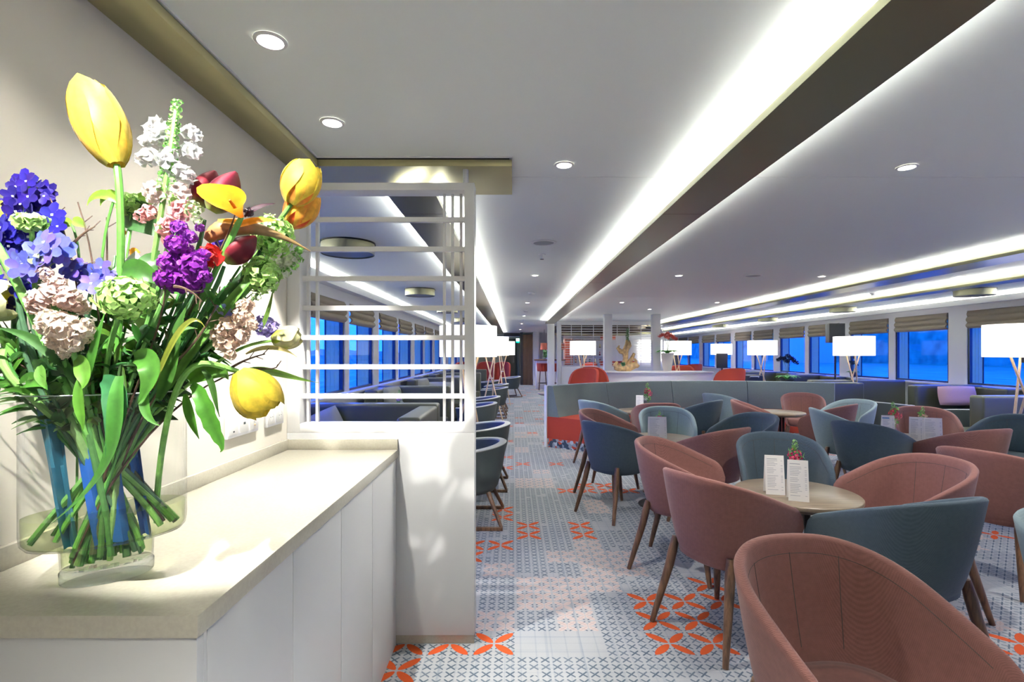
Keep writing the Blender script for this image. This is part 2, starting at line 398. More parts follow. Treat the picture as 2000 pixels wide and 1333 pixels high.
def window_side(side):
    if side == 'left':
        Xw, s = XL, -1; zs, zt = .90, 2.07
        mull = [(2.62, .2), (3.85, .2), (5.30, .38), (6.77, .18), (8.20, .34), (9.70, .2), (11.2, .38), (12.6, .2), (14.1, .38), (15.6, .2), (17.1, .38), (18.6, .2), (20.1, .38), (21.6, .2), (23.0, .38)]
        y_first, y_last = 2.60, YF
    else:
        Xw, s = XR, 1; zs, zt = .89, 2.105
        mull = [(-1.5, .2), (-.1, .2), (1.3, .38), (2.8, .2), (4.25, .2), (5.72, .38), (7.20, .18), (8.65, .36), (10.15, .17), (11.6, .36), (13.1, .17), (14.6, .36), (16.06, .17), (17.5, .36), (19.0, .17), (20.5, .36), (22.0, .17), (23.4, .36)]
        y_first, y_last = YB, YF
    t = .05
    w_ = MB(); xa, xb = sorted((Xw, Xw+s*t))
    w_.box(xa, xb, y_first, y_last, 0, zs); w_.box(xa, xb, y_first, y_last, zt, ZC)
    for (y, d) in mull: w_.box(xa, xb, y-d/2, y+d/2, zs, zt)
    w_.box(xa, xb, mull[-1][0], y_last, zs, zt)
    struct(w_.build('wall_'+side+('_far' if side == 'left' else ''), 'white', bevel=0))
    # window board + fascia under the ceiling cove
    fb = MB().prism([(Xw, zs-.03), (Xw-s*.10, zs-.03), (Xw-s*.10, zs), (Xw, zs)], 'y', y_first, y_last)
    struct(fb.build('trim_'+('1' if side == 'left' else '2'), 'white'))
    # fascia that carries the cove light
    xo = -s*.12
    fa = MB().prism([(Xw, 2.20), (Xw+xo, 2.20), (Xw+xo, 2.29), (Xw+xo-s*-.02, 2.29), (Xw+xo-s*-.02, 2.22), (Xw, 2.22)], 'y', y_first+.05, y_last)
    f = fa.build('cove_fascia', 'white')
    tag(f, 'white cove fascia with bright strip light above the %s-hand windows' % ('left' if side == 'left' else 'right'), 'ceiling light')
    xs = sorted((Xw-s*.015, Xw-s*.085))
    MB().box(xs[0], xs[1], y_first+.1, y_last-.1, 2.235, 2.25).build('led_strip', 'led', f)
    n = 0
    for (a, da), (b_, db) in zip(mull[:-1], mull[1:]):
        y0, y1 = a+da/2, b_-db/2
        if side == 'right' and y1 < 5.7: continue
        n += 1
        xg = Xw+s*(t-.02)
        g = MB().box(min(xg, xg+s*.012), max(xg, xg+s*.012), y0+.03, y1-.03, zs+.03, zt-.03).build('window_%d' % (n+(0 if side == 'left' else 20)), 'glass'); struct(g)
        fr = MB()
        xx = sorted((Xw+s*(t-.035), Xw+s*(t+.01)))
        fr.box(*xx, y0, y0+.035, zs, zt).box(*xx, y1-.035, y1, zs, zt).box(*xx, y0, y1, zs, zs+.03).box(*xx, y0, y1, zt-.03, zt)
        fr.build('window_frame', 'winframe', g)
        # roman blind drawn half up, three soft folds
        lo = 1.80 if side == 'left' else 1.815
        xi = Xw+s*.005
        bl = MB(); prof = []
        hgt = zt-lo
        for q in range(31):
            u = q/30; z = zt-u*hgt
            bul = .010*math.sin(u*PI)+(.042*abs(math.sin(u*PI*3.0))*(.35+.65*u))
            prof.append((xi-s*(.005+bul), z))
        P = []
        for (x, z) in prof: P.append([(x, y0+.02, z), (x, (y0+y1)/2, z-.004), (x, y1-.02, z)])
        P2 = [[(p[0]+s*.03, p[1], p[2]) for p in r] for r in P]
        bl.grid(P); bl.grid(P2, flip=True)
        bl.grid([[a_, b2] for a_, b2 in zip([r[0] for r in P], [r[0] for r in P2])]); bl.grid([[a_, b2] for a_, b2 in zip([r[-1] for r in P], [r[-1] for r in P2])], flip=True)
        bl.grid([P[-1], P2[-1]])
        blo = bl.build('roman_blind', 'linen', smooth=True)
        BL.append((side, (y0+y1)/2, blo))
        if side == 'left' or y0 < 20:
            # hull fin outside, at the far edge of the window
            fx = sorted((Xw+s*(t+.02), Xw+s*(t+.19)))
            fo = MB().box(*fx, y1-.02, y1+.16, zs-.3, zt+.2)
            for q in (.3, .62): fo.box(fx[0]+q*.17, fx[0]+q*.17+.005, y1-.024, y1-.02, zs-.3, zt+.2)
            o = fo.build('hull_fin', 'fin', g)
            ex = Xw+s*(t+.193)
            MB().box(min(ex, ex+s*.014), max(ex, ex+s*.014), y1-.03, y1+.17, zs-.3, zt+.2).build('fin_edge', 'winframe', g)
BL = []
window_side('left'); window_side('right')
for side in ('left', 'right'):
    l = sorted([x for x in BL if x[0] == side], key=lambda q: q[1])
    nm = ['nearest', 'second nearest', 'third nearest', 'fourth nearest', 'fifth nearest', 'sixth nearest', 'seventh nearest', 'eighth nearest', 'ninth nearest', 'tenth nearest', 'eleventh nearest', 'twelfth nearest', 'thirteenth nearest', 'fourteenth nearest']
    for i, (_, y, o) in enumerate(l):
        tag(o, 'taupe roman blind half raised, %s window along the %s side' % (nm[i], side), 'blind', 'roman blinds over the %s windows' % side)

# ---------------------------------------------------------------- outside: water and shores
m, nt, b_ = newmat('river_water')
tcn = nt.nodes.new('ShaderNodeTexCoord'); mp = nt.nodes.new('ShaderNodeMapping'); mp.inputs['Scale'].default_value = (1.2, .10, 1); nt.links.new(tcn.outputs['Object'], mp.inputs[0])
nz = nt.nodes.new('ShaderNodeTexNoise'); nz.inputs['Scale'].default_value = 1.4; nz.inputs['Detail'].default_value = 5; nt.links.new(mp.outputs[0], nz.inputs['Vector'])
r = nt.nodes.new('ShaderNodeValToRGB'); r.color_ramp.elements[0].color = (.02, .22, .07, 1); r.color_ramp.elements[1].color = (.20, .68, .24, 1)
r.color_ramp.elements[0].position = .42; r.color_ramp.elements[1].position = .72
nt.links.new(nz.outputs['Fac'], r.inputs[0]); nt.links.new(r.outputs[0], b_.inputs['Base Color']); b_.inputs['Roughness'].default_value = .35
bp = nt.nodes.new('ShaderNodeBump'); bp.inputs['Strength'].default_value = .6; bp.inputs['Distance'].default_value = .3
nt.links.new(nz.outputs['Fac'], bp.inputs['Height']); nt.links.new(bp.outputs[0], b_.inputs['Normal'])
o = MB().box(-400, 400, -200, 600, -2.6, -2.5).build('river_water', m); o['kind'] = 'structure'
M['shore'] = pm('dusk_shore_trees', (.06, .37, .17), .9, noise=.35, nscale=.25)
M['house'] = pm('far_house_wall', (.75, .72, .72), .8)
def shore(name, x, s, hh, seed, label):
    rr = random.Random(seed); pts = []; y = -150
    while y < 560:
        pts.append((y, hh*(.55+.45*rr.random()))); y += 4+6*rr.random()
    b = MB()
    P = [[(x+s*12, y, h-2.5) for y, h in pts], [(x+s*3, y, h*.75-2.5) for y, h in pts], [(x, y, -2.5) for y, h in pts]]
    b.grid(P); b.grid([[(x+s*30, y, -2.5) for y, h in pts], P[0]])
    o = b.build(name, 'shore', smooth=True); o['kind'] = 'structure'
shore('far_shore', -60, -1, 6, 3, '')
shore('far_shore', 150, 1, 38, 4, '')
hs = thing('shore_house', 'pale house on the far river bank, seen through the right windows', 'building', (128, 222, -2.5))
MB().box(-6, 6, -8, 8, 0, 22).build('house_wall', 'house', hs)
MB().prism([(-7, 22), (7, 22), (0, 28)], 'y', -8.5, 8.5).build('roof', 'shore', hs)

# ================================================================ CEILING FITTINGS
def trough(label, x0, x1, y0, y1, zb=2.245):
    lip = .030
    t = MB().box(x0, x1, y0, y1, zb, zb+.006)
    t.box(x0, x0+.004, y0, y1, zb+.006, zb+lip).box(x1-.004, x1, y0, y1, zb+.006, zb+lip)
    xm0, xm1 = x0+.075, x1-.075
    yy = y0+.012 if y0 > 0 else y0
    t.box(xm0, xm1, max(y0, 2.95) if y0 > 2 else y0, y1, zb+.006, ZC)
    o = t.build('ceiling_light_trough', 'traymetal')
    tag(o, label, 'ceiling light')
    for q in (3.10, 6.1, 9.1, 12.1):
        if y0 < q < y1-.3: MB().box(x0+.001, x1-.001, q, q+.004, zb-.0006, zb).build('panel_joint', 'tableedge', o)
    for (a, c) in ((x0+.020, x0+.060), (x1-.060, x1-.020)):
        MB().box(a, c, y0+.05, y1-.05, zb+.012, zb+.022).build('led_strip', 'led', o)
    return o
trough('long bronze ceiling trough with bright strip lights, right of the aisle', .902, 1.154, -1.4, 14.6)
trough('bronze ceiling trough with strip lights seen behind the white lattice', -.672, -.414, 2.75, 22.5)
trough('narrow ceiling trough with strip light over the right seating, nearer one', 4.27, 4.60, -1.4, 22.0)
trough('narrow ceiling trough with strip light over the right seating, nearer the windows', 5.70, 5.94, -1.4, 22.0)

# L-shaped champagne soffit above the cabinets
sf = MB().box(-1.09, -.944, YB+.02, 2.465, 2.303, 2.335).box(-1.09, -.008, 2.465, 2.91, 2.303, 2.335)
o = sf.build('ceiling_soffit', 'gold', bevel=.002); tag(o, 'L-shaped olive-gold metal soffit over the cabinet and lattice', 'soffit')
MB().box(-1.085, -.955, YB+.03, 2.455, 2.335, ZC).box(-1.08, -.02, 2.475, 2.90, 2.335, ZC).build('shadow_gap', 'gap', o)
MB().box(-.957, -.953, 2.0, 2.4, 2.3015, 2.303).build('seam', 'gold', o) if False else None
b = MB().box(-.944, -.938, YB+.02, 2.452, 2.337, 2.3445).box(-.944, -.006, 2.446, 2.452, 2.337, 2.3445); b.build('edge_trim', 'plastic', o)

def downlight(x, y, label, power=1.0, aim=None, r=.036):
    t = thing('ceiling_downlight', label, 'ceiling light', (x, y, ZC), 0, 'recessed ceiling spotlights')
    MB().lathe([(r*1.35, -.001), (r*1.32, -.004), (r*1.05, -.006), (r*.98, -.002)], n=28).build('trim_ring', 'white', t, smooth=True)
    MB().lathe([(.0005, -.003), (r*.98, -.003)], n=28).build('lens', 'lens', t, fixn=False)
    ld = bpy.data.lights.new('spot', 'SPOT'); ld.energy = SPOT_W*power; ld.spot_size = math.radians(105); ld.spot_blend = .6; ld.shadow_soft_size = .02
    ld.color = (1.0, .97, .92)
    lo = bpy.data.objects.new('spot_light', ld); COL.objects.link(lo); lo.parent = t; lo.location = (0, 0, -.02)
    if aim:   # swivelled towards the worktop
        ld.spot_size = math.radians(aim[3]); ld.spot_blend = .25; ld.shadow_soft_size = .012
        lo.rotation_euler = (Vector(aim[:3])-Vector((x, y, ZC-.02))).to_track_quat('-Z', 'Y').to_euler()
    return t
DL = [(-.733, 1.544, 'large downlight above the flowers on the cabinet', .22), (-.74, 2.09, 'downlight above the far end of the cabinet', 1.9, (-.74, 2.0, .94, 72)), (.253, 2.56, 'downlight above the aisle beside the lattice screen', 1), (1.99, 2.59, 'downlight right of the long bronze trough, near the joint line', 1),
      (.26, 6.18, 'second downlight above the aisle, beyond the round speaker', 1), (2.0, 6.2, 'downlight above the middle tables, left of the round speaker', 1), (3.77, 6.26, 'downlight above the right tables near the light trough', 1), (5.46, 6.26, 'downlight between the two narrow right troughs', 1),
      (.26, 9.5, 'third downlight down the aisle', 1), (2.0, 9.45, 'downlight in front of the left white pillar', 1), (3.76, 9.45, 'downlight above the right end of the white console', 1), (5.46, 9.45, 'far downlight between the two narrow right troughs', 1),
      (2.9, 10.9, 'downlight between the two white pillars', .6), (.26, 12.8, 'fourth downlight down the aisle', 1), (.26, 16.2, 'fifth downlight down the aisle', 1), (.26, 20, 'last downlight of the aisle by the dark door', 1), (2.6, 17, 'downlight inside the bar behind the lattice', 2.2), (4.5, 19, 'downlight inside the bar, right side', 2), (1.6, 20.5, 'downlight over the bar stools', 1.6), (-.35, 24, 'downlight in the far lobby', 1.5),
      (.25, -.4, 'unseen fill light added behind the viewer over the aisle', 3), (2.0, -.6, 'unseen fill light added behind the viewer on the right', 2.2), (3.9, -.5, 'unseen fill light added behind the viewer at the far right', 2), (3.77, 2.6, 'downlight above the right seating outside the view', 1), (-.70, .30, 'swivelled downlight over the near end of the cabinet, before the flowers', 2.1, (-.70, 1.72, .94, 42)), (-.735, 1.0, 'downlight right above the bouquet', .14)]  # lights behind the viewer are unseen fill, added to brighten near sides
for d_ in DL: downlight(*d_)

def drum(x, y, label, dia=.44, hgt=.10):
    t = thing('ceiling_drum', label, 'ceiling drum', (x, y, ZC), 0, 'round champagne ceiling drums')
    MB().lathe([(dia/2, -hgt), (dia/2, -.012)], n=48).lathe([(dia/2-.006, -.012), (dia/2-.006, -hgt+.008), (0.001, -hgt+.008)], n=48).lathe([(dia/2-.006, -hgt), (dia/2, -hgt)], n=48).build('shell', 'golddrum', t, smooth=True)
    MB().lathe([(dia/2+.008, -.012), (dia/2+.008, -.001), (.01, -.001)], n=48).build('mounting_ring', 'blackmetal', t, smooth=True)
for x, y, l, d in ((-1.41, 4.36, 'large round ceiling drum seen through the lattice', .44), (-1.37, 7.5, 'second round ceiling drum along the left booths', .43), (-1.37, 10.6, 'third round ceiling drum along the left booths', .43), (-1.37, 13.7, 'fourth round ceiling drum along the left booths', .43), (-1.37, 16.8, 'farthest round ceiling drum along the left booths', .43),
                   (6.75, 7.5, 'round ceiling drum at the upper right by the nearest window', .48), (6.75, 10.5, 'round ceiling drum over the floor lamp on the right', .48), (6.7, 13.5, 'third round ceiling drum along the right windows', .48), (6.7, 16.6, 'farthest round ceiling drum along the right windows', .48)):
    drum(x, y, l, d)

for x, y, l in ((.257, 4.35, 'round ceiling speaker grille above the aisle'), (2.90, 6.2, 'round ceiling speaker grille above the middle tables')):
    t = thing('ceiling_speaker', l, 'speaker', (x, y, ZC))
    MB().lathe([(.11, -.0005), (.11, -.006), (.088, -.008), (.086, -.004)], n=36).build('rim', 'white', t, smooth=True)
    MB().lathe([(.0005, -.0045), (.087, -.0045)], n=36).build('grille', pm('speaker_mesh_grey', (.33, .35, .37), .6), t, fixn=False)
for x, y, l in ((.27, 4.87, 'small dark sprinkler head hanging above the aisle'), (.26, 14.3, 'far sprinkler head down the aisle')):
    t = thing('sprinkler', l, 'sprinkler', (x, y, ZC))
    MB().lathe([(.035, -.0005), (.035, -.006), (.008, -.008), (.008, -.03), (.004, -.045)], n=20, close='t').build('head', 'plastic', t, smooth=True)
    MB().lathe([(.001, -.047), (.018, -.047), (.018, -.05), (.001, -.05)], n=16).build('deflector', 'blackmetal', t)
for x, y, l in ((.28, 7.9, 'white smoke detector above the aisle'), (.27, 11.2, 'second smoke detector down the aisle'), (5.63, 8.0, 'white smoke detector between the right troughs')):
    t = thing('smoke_detector', l, 'smoke detector', (x, y, ZC))
    MB().lathe([(.055, -.0005), (.055, -.018), (.042, -.022), (.036, -.04), (.001, -.042)], n=28).build('body', 'plastic', t, smooth=True)
    MB().lathe([(.0375, -.028), (.0385, -.034)], n=28).build('vent_slot', 'black', t)

# ================================================================ CABINET, WORKTOP, LATTICE SCREEN
ZT = .94
YP = 2.46
st = MB().box(-1.09, -.5535, .897, YP-.001, ZT-.040, ZT).build('worktop', 'slab', bevel=.0025); tag(st, 'beige quartz worktop under the vase, brightly lit at its far end', 'worktop')
MB().box(-1.09, -1.077, .90, YP-.001, ZT, ZT+.050).build('upstand', 'slab', st, bevel=.0015)
MB().box(-1.077, -.5535, YP-.016, YP-.001, ZT, ZT+.050).build('upstand', 'slab', st, bevel=.0015)
cab = thing('sideboard_cabinet', 'long white lacquered cabinet under the beige worktop', 'cabinet', (-.8, 1.6, 0))
def loc(b, p):  # shift verts so that children of p sit in world position
    L = p.location; b.v = [(x-L[0], y-L[1], z-L[2]) for x, y, z in b.v]; return b
loc(MB().box(-1.085, -.578, .925, YP-.001, .06, ZT-.04).box(-1.085, -.60, .93, YP-.001, 0, .06), cab).build('body', 'cab', cab)
loc(MB().box(-1.085, -.560, .905, .925, 0, ZT-.040), cab).build('side_panel', 'cab', cab, bevel=.001)
loc(MB().box(-.577, -.560, .9252, .935, .02, ZT-.043), cab).build('filler_strip', 'cab', cab)
ds = [.9365, 1.302, 1.666, 2.035, 2.44]
for a, c in zip(ds[:-1], ds[1:]):
    loc(MB().box(-.577, -.5605, a+.0015, c-.0015, .012, ZT-.045), cab).build('door', 'cab', cab, bevel=.001)

# lattice screen on its panelled base
lp = struct(MB().box(-1.089, -.188, YP, YP+.10, .045, 1.019).build('partition_base', 'cab', bevel=.002))
lp.name = 'wall_screen_base'
struct(MB().box(-1.09, -.190, YP+.012, YP+.09, 0, .045).build('baseboard_screen', 'slab'))
ls = thing('lattice_screen', 'white slatted lattice screen standing on the cabinet-end partition', 'screen', (-.63, YP+.05, 1.019))
zt_ = 2.222
def L_(b): return loc(b, ls)
L_(MB().box(-1.089, -1.028, YP, YP+.10, 1.019, zt_)).build('frame_post', 'white', ls, bevel=.002)
L_(MB().box(-.236, -.188, YP, YP+.10, 1.019, zt_)).build('frame_post', 'white', ls, bevel=.002)
L_(MB().box(-1.028, -.236, YP, YP+.10, zt_-.036, zt_)).build('frame_rail', 'white', ls, bevel=.002)
L_(MB().box(-1.028, -.236, YP, YP+.10, 1.019, 1.062)).build('frame_rail', 'white', ls, bevel=.002)
ysl = YP+.045
for py in (430, 487.5, 545, 602.5, 660, 717, 774):
    z = H-(py-691)*(ysl)/1000
    L_(MB().box(-1.032, -.232, ysl-.012, ysl+.012, z-.012, z+.012)).build('slat', 'white', ls, bevel=.0015)
for px in (602.5, 620, 868, 884, 900.5):
    x = (px-1003)*(ysl+.02)/1000
    L_(MB().box(x-.0065, x+.0065, ysl+.012, ysl+.034, 1.05, zt_-.03)).build('upright_bar', 'white', ls, bevel=.001)
L_(MB().lathe([(.014, 0), (.014, .094)], (-.235, YP+.055, zt_-.003), n=20, close=True)).build('ceiling_post', 'plastic', ls, smooth=True)

# wall sockets above the worktop
def plate(y0, y1, z0, z1, label, kinds):
    p = thing('socket_plate', label, 'socket', (-1.09, (y0+y1)/2, (z0+z1)/2), 0)
    MB().box(0, .012, -(y1-y0)/2, (y1-y0)/2, -(z1-z0)/2, (z1-z0)/2).build('frame', 'plastic', p, bevel=.002)
    n = len(kinds); wd = (y1-y0)/n
    for i, k in enumerate(kinds):
        yc = -(y1-y0)/2+wd*(i+.5)
        MB().box(.012, .0145, yc-wd*.4, yc+wd*.4, -(z1-z0)*.36, (z1-z0)*.36).build('insert', 'paper', p, bevel=.001)
        if k == 's':
            q = MB().lathe([(.021, 0), (.0205, -.006), (.001, -.007)], n=24); q.v = [(.0152+z*.2, yc+x, y) for x, y, z in q.v]; q.build('socket_well', pm('socket_grey', (.45, .45, .45), .4), p, smooth=True)
            q = MB().box(.0152, .0158, yc-.011, yc-.008, -.002, .002).box(.0152, .0158, yc+.008, yc+.011, -.002, .002); q.build('pin_hole', 'black', p)
        if k == 'd': MB().box(.0146, .0155, yc-.005, yc+.005, -.022, -.016).build('port', 'black', p)
        if k == 'n': MB().box(.0146, .0155, yc-.007, yc+.007, .000, .009).build('port', 'black', p)
        if k == 'r':
            for dz, c_ in ((.012, 'red'), (0, 'paper'), (-.012, 'lightwood')):
                q = MB().lathe([(.004, 0), (.004, .004), (.002, .005)], n=12, close=True); q.v = [(.0146+z, yc+x, y+dz) for x, y, z in q.v]; q.build('port', c_, p)
plate(1.93, 2.165, 1.075, 1.16, 'white wall plate with data and audio ports above the worktop', ['d', 'n', 'r'])
plate(2.235, 2.40, 1.075, 1.16, 'white double power socket beside the lattice screen', ['s', 's'])
# ================================================================ TUB ARMCHAIRS (walnut legs)
def shell_mesh():
    nT = 56; cols = []
    def plan(t, w_, d, f):
        a = abs(t); s = 1 if t > 0 else -1
        if a <= .58:
            th = a/.58*PI/2; n_ = .86
            return (s*w_*math.sin(th)**n_, -d*math.cos(th)**n_)
        u = (a-.58)/.42
        return (s*w_*(1-.05*u*u), f*u)
    for i in range(nT+1):
        t = -1+2*i/nT
        top = plan(t, .284, .290, .235); bot = plan(t, .203, .175, .215)
        y = top[1]; k = (y+.295)/.53
        zr = .82-.185*max(0, k)**1.15
        u = max(0, (abs(t)-.58)/.42)
        if u > .72: zr -= .075*(1-math.sqrt(max(0, 1-((u-.72)/.28)**2)))
        col = []
        zb = .372
        def P(v, off=0.0):
            e_ = max(0, v)**.62
            x = bot[0]+(top[0]-bot[0])*e_; yy = bot[1]+(top[1]-bot[1])*e_
            z = zb+(zr-zb)*v
            l = math.hypot(top[0], top[1]+.02) or 1
            return (x-top[0]/l*off, yy-(top[1]+.02)/l*off, z)
        # rounded base edge
        q = P(.03); col.append((bot[0]*.80, bot[1]*.80, zb-.004)); col.append((bot[0]*.97, bot[1]*.97, zb))
        for v in (.04, .12, .22, .34, .46, .58, .70, .82, .92, .985): col.append(P(v))
        th = .034
        for (a, dz) in ((.18, .0025), (.5, .006), (.82, .0025)):
            q = P(1, th*a); col.append((q[0], q[1], q[2]+dz))
        for v in (.985, .9, .8, .68, .55, .42, .30, .2):
            col.append(P(v, th))
        cols.append(col)
    b = MB(); b.grid(cols)
    n = len(cols[0])
    b.f.append(tuple(range(n-1, -1, -1))); b.f.append(tuple((nT)*n+k for k in range(n)))
    # underside
    b.f.append(tuple(i*n for i in range(nT+1)))
    return b
def seam_mesh():
    b = shell_mesh(); n = len(b.v)//57; sm = MB()
    for row, (i0, i1) in ((12, (3, 53)), (16, (3, 53))):
        sm.tube([Vector(b.v[i*n+row])*1.0+Vector((0, 0, -.003)) for i in range(i0, i1+1)], .0013, n=5)
    for i in (22, 28, 34):
        sm.tube([Vector(b.v[i*n+k]) for k in range(16, n-1)], .0013, n=5)
    return sm
def seat_mesh():
    def ring(sc_, z):
        pts = []
        for i in range(40):
            a = 2*PI*i/40; x = .214*math.copysign(abs(math.sin(a))**.75, math.sin(a)); y = -math.cos(a)
            y = -.205*abs(math.cos(a))**.8 if y < 0 else .245*abs(math.cos(a))**.5
            pts.append((x*sc_, y*sc_+.008, z))
        return pts
    b = MB(); rs = [ring(.93, .375), ring(.985, .385), ring(1.0, .42), ring(.985, .455), ring(.93, .468), ring(.7, .474), ring(.3, .477)]
    b.grid(rs, cyc=True); b.f.append(tuple(range(39, -1, -1))); b.f.append(tuple(6*40+i for i in range(40)))
    return b
def leg_mesh(sx, front):
    if front: top = Vector((sx*.188, .165, .385)); foot = Vector((sx*.245, .235, 0)); mid = Vector((sx*.205, .19, .27))
    else: top = Vector((sx*.170, -.162, .445)); foot = Vector((sx*.230, -.270, 0)); mid = Vector((sx*.186, -.190, .30))
    b = MB(); pts = [top+(top-mid)*.02, top, top.lerp(mid, .5), mid, mid.lerp(foot, .5), foot]
    return b.tube(pts, [.006, .0185, .024, .0225, .0185, .0135], n=14)
def make_armchair(mt, label, loc_=(0, 0, 0), rz=0):
    t = thing('tub_armchair', label, 'armchair', loc_, rz, 'tub armchairs around the cafe tables')
    shell_mesh().build('shell', mt, t, smooth=True, angle=60)
    seat_mesh().build('seat_cushion', mt, t, smooth=True, angle=60)
    seam_mesh().build('seams', 'seam', t)
    for sx in (-1, 1):
        for fr in (True, False): leg_mesh(sx, fr).build('leg', 'walnut', t, smooth=True, angle=70)
    return t
CH = [  # x, y, heading (clockwise from the viewing direction), fabric, label
 (.91, 1.365, 170, 'pink', 'pink tub armchair largest in the foreground, its seat facing the viewer'),
 (1.70, 2.27, -16, 'teal', 'blue-grey armchair seen from behind, right of the largest pink chair'),
 (1.07, 2.60, 62, 'pink', 'pink armchair in profile at the left of the nearest menu table'),
 (1.10, 3.38, 122, 'pink', 'pink armchair with open inside, behind the profile pink chair by the aisle'),
 (1.84, 3.52, 197, 'teal', 'dark teal armchair facing the viewer behind the nearest menus'),
 (2.17, 2.83, 262, 'pink', 'pink armchair with visible seat, right of the nearest menu table'),
 (1.62, 4.20, -32, 'pink', 'maroon-pink armchair seen from behind, in front of the second menu table'),
 (.90, 4.50, 55, 'teal', 'blue armchair beside the aisle, lit deep blue on its outer back'),
 (.96, 5.20, 122, 'pink', 'peach-pink armchair just behind the blue chair at the aisle'),
 (1.60, 5.35, 190, 'pale', 'pale mint armchair facing the viewer behind the second menu'),
 (1.74, 6.25, 3, 'pink', 'rosy armchair whose rim shows behind the pale mint chair'),
 (1.12, 6.50, 58, 'pale', 'pale blue armchair next to the red end of the banquette'),
 (2.36, 6.55, -42, 'teal', 'slate armchair right of the pale mint chair, rim rising to the right'),
 (3.10, 7.55, 62, 'pale', 'small pale rim of an armchair in front of the banquette middle'),
 (2.98, 6.30, 112, 'pink', 'brownish-pink armchair with open inside in front of the banquette'),
 (4.15, 7.35, 205, 'pink', 'orange-pink armchair facing the viewer against the banquette right half'),
 (3.72, 6.05, -38, 'pink', 'rosy armchair seen from behind, between two light grey-blue chairs'),
 (2.20, 4.88, 246, 'teal', 'teal armchair with creased inner back, behind the dark teal chair'),
 (3.42, 5.35, 108, 'pale', 'light grey-blue armchair with open inside left of the tripod lamp legs'),
 (3.12, 4.48, 62, 'teal', 'dark blue-grey armchair in profile left of the right-hand menu table'),
 (4.32, 5.38, 208, 'pink', 'peach armchair facing the viewer behind the right-hand menus'),
 (4.15, 6.35, 246, 'pale', 'pale armchair between tripod lamp legs and light grey-blue chair'),
 (3.66, 4.18, -14, 'pink', 'dark maroon armchair seen from behind, in front of the right-hand menu table'),
 (4.62, 4.74, 250, 'teal', 'grey-teal armchair rim at the right of the right-hand menu table'),
 (3.02, 3.20, 66, 'pink', 'maroon-pink armchair in profile at the right edge, with walnut leg showing'),
 (4.10, 3.66, 122, 'teal', 'teal armchair with open inside cut off by the right edge'),
 (2.03, 1.66, 150, 'pale', 'sliver of a pale teal armchair at the lower right corner'),
]
protos = {}
for (x, y, a, mt, lab) in CH:
    rz = -math.radians(a)
    if mt not in protos: protos[mt] = make_armchair(mt, lab, (x, y, 0), rz)
    else: dup(protos[mt], (x, y, 0), rz, lab)

# ================================================================ CAFE TABLES with menus and posies
def make_table(label, x, y, r=.32):
    t = thing('cafe_table', label, 'table', (x, y, 0), 0, 'round cafe tables')
    MB().lathe([(.001, .62), (r-.004, .62), (r, .616), (r, .600), (r-.006, .597)], n=72).build('tabletop', 'tabletop', t, smooth=True, angle=50)
    MB().lathe([(r-.006, .597), (r-.03, .578), (r-.05, .576), (.001, .576)], n=72).build('under_edge', 'tableedge', t, smooth=True, angle=50)
    for a in (45, 135, 225, 315):
        c, s = math.cos(math.radians(a)), math.sin(math.radians(a))
        MB().tube([(.055*c, .055*s, .577), (.06*c, .06*s, .03), (.065*c, .065*s, .015)], [.017, .017, .017], n=12).build('leg', 'blackmetal', t, smooth=True)
    MB().lathe([(.001, .022), (.17, .018), (.20, .008), (.20, 0)], n=48, close='b').build('foot_plate', 'blackmetal', t, smooth=True, angle=50)
    return t
t1 = make_table('round oak cafe table in front, holding two menu cards', 1.59, 2.88)
dup(t1, (1.36, 4.74, 0), 0, 'second round cafe table, in front of the pale mint armchair')
dup(t1, (3.62, 4.78, 0), 0, 'right-hand round cafe table, holding a fan of menus')
dup(t1, (1.75, 7.05, 0), 0, 'round cafe table by the red seat of the banquette')
dup(t1, (3.55, 6.85, 0), 0, 'round cafe table hidden among chairs in front of the banquette')
dup(t1, (.80, 10.2, 0), 0, 'round low table in the aisle behind the banquette end')

def menu(label, x, y, rz, w_=.098, h=.212, blue=False, lean=.035, z=.62):
    t = thing('menu_card', label, 'menu', (x, y, z), rz, 'menu cards on the cafe tables')
    MB().add([(-w_/2, -lean, 0), (w_/2, -lean, 0), (w_/2, 0, h), (-w_/2, 0, h), (w_/2, lean, 0), (-w_/2, lean, 0)], [(0, 1, 2, 3), (3, 2, 4, 5)]).build('folded_card', 'paper', t, fixn=False)
    rr = random.Random(int(x*100)); b = MB()
    def pt(u, v): return (u, -lean*(1-v/h)-.0007, v)
    v = h-.022; first = True
    while v > .02:
        hh = .0016 if not first else .0026
        L1 = w_*(.32+.25*rr.random()); a = -w_/2+.010
        b.add([pt(a, v), pt(a+L1, v), pt(a+L1, v+hh), pt(a, v+hh)], [(0, 1, 2, 3)])
        if not first and rr.random() < .75:
            a = w_/2-.018; b.add([pt(a, v), pt(a+.010, v), pt(a+.010, v+hh), pt(a, v+hh)], [(0, 1, 2, 3)])
        v -= .0085 if rr.random() < .82 else .015; first = False
    b.build('printed_lines', 'print', t, fixn=False)
    if blue:
        q = MB().add([pt(-w_*.3, .05), pt(w_*.42, .03), pt(w_*.1, .085)], [(0, 1, 2)]).add([pt(-w_*.45, h-.03), pt(w_*.1, h-.03), pt(w_*.1, h-.02), pt(-w_*.45, h-.02)], [(0, 1, 2, 3)])
        for k_ in range(len(q.v)): q.v[k_] = (q.v[k_][0], q.v[k_][1]-.0004, q.v[k_][2])
        q.build('blue_picture', pm('menu_blue', (.05, .22, .45), .5), t, fixn=False)
menu('left white menu card on the nearest table', 1.455, 2.86, math.radians(-14))
menu('right white menu card on the nearest table, slightly nearer', 1.515, 2.73, math.radians(-20))
menu('white menu card on the second table', 1.285, 4.58, math.radians(-6), .16, .215)
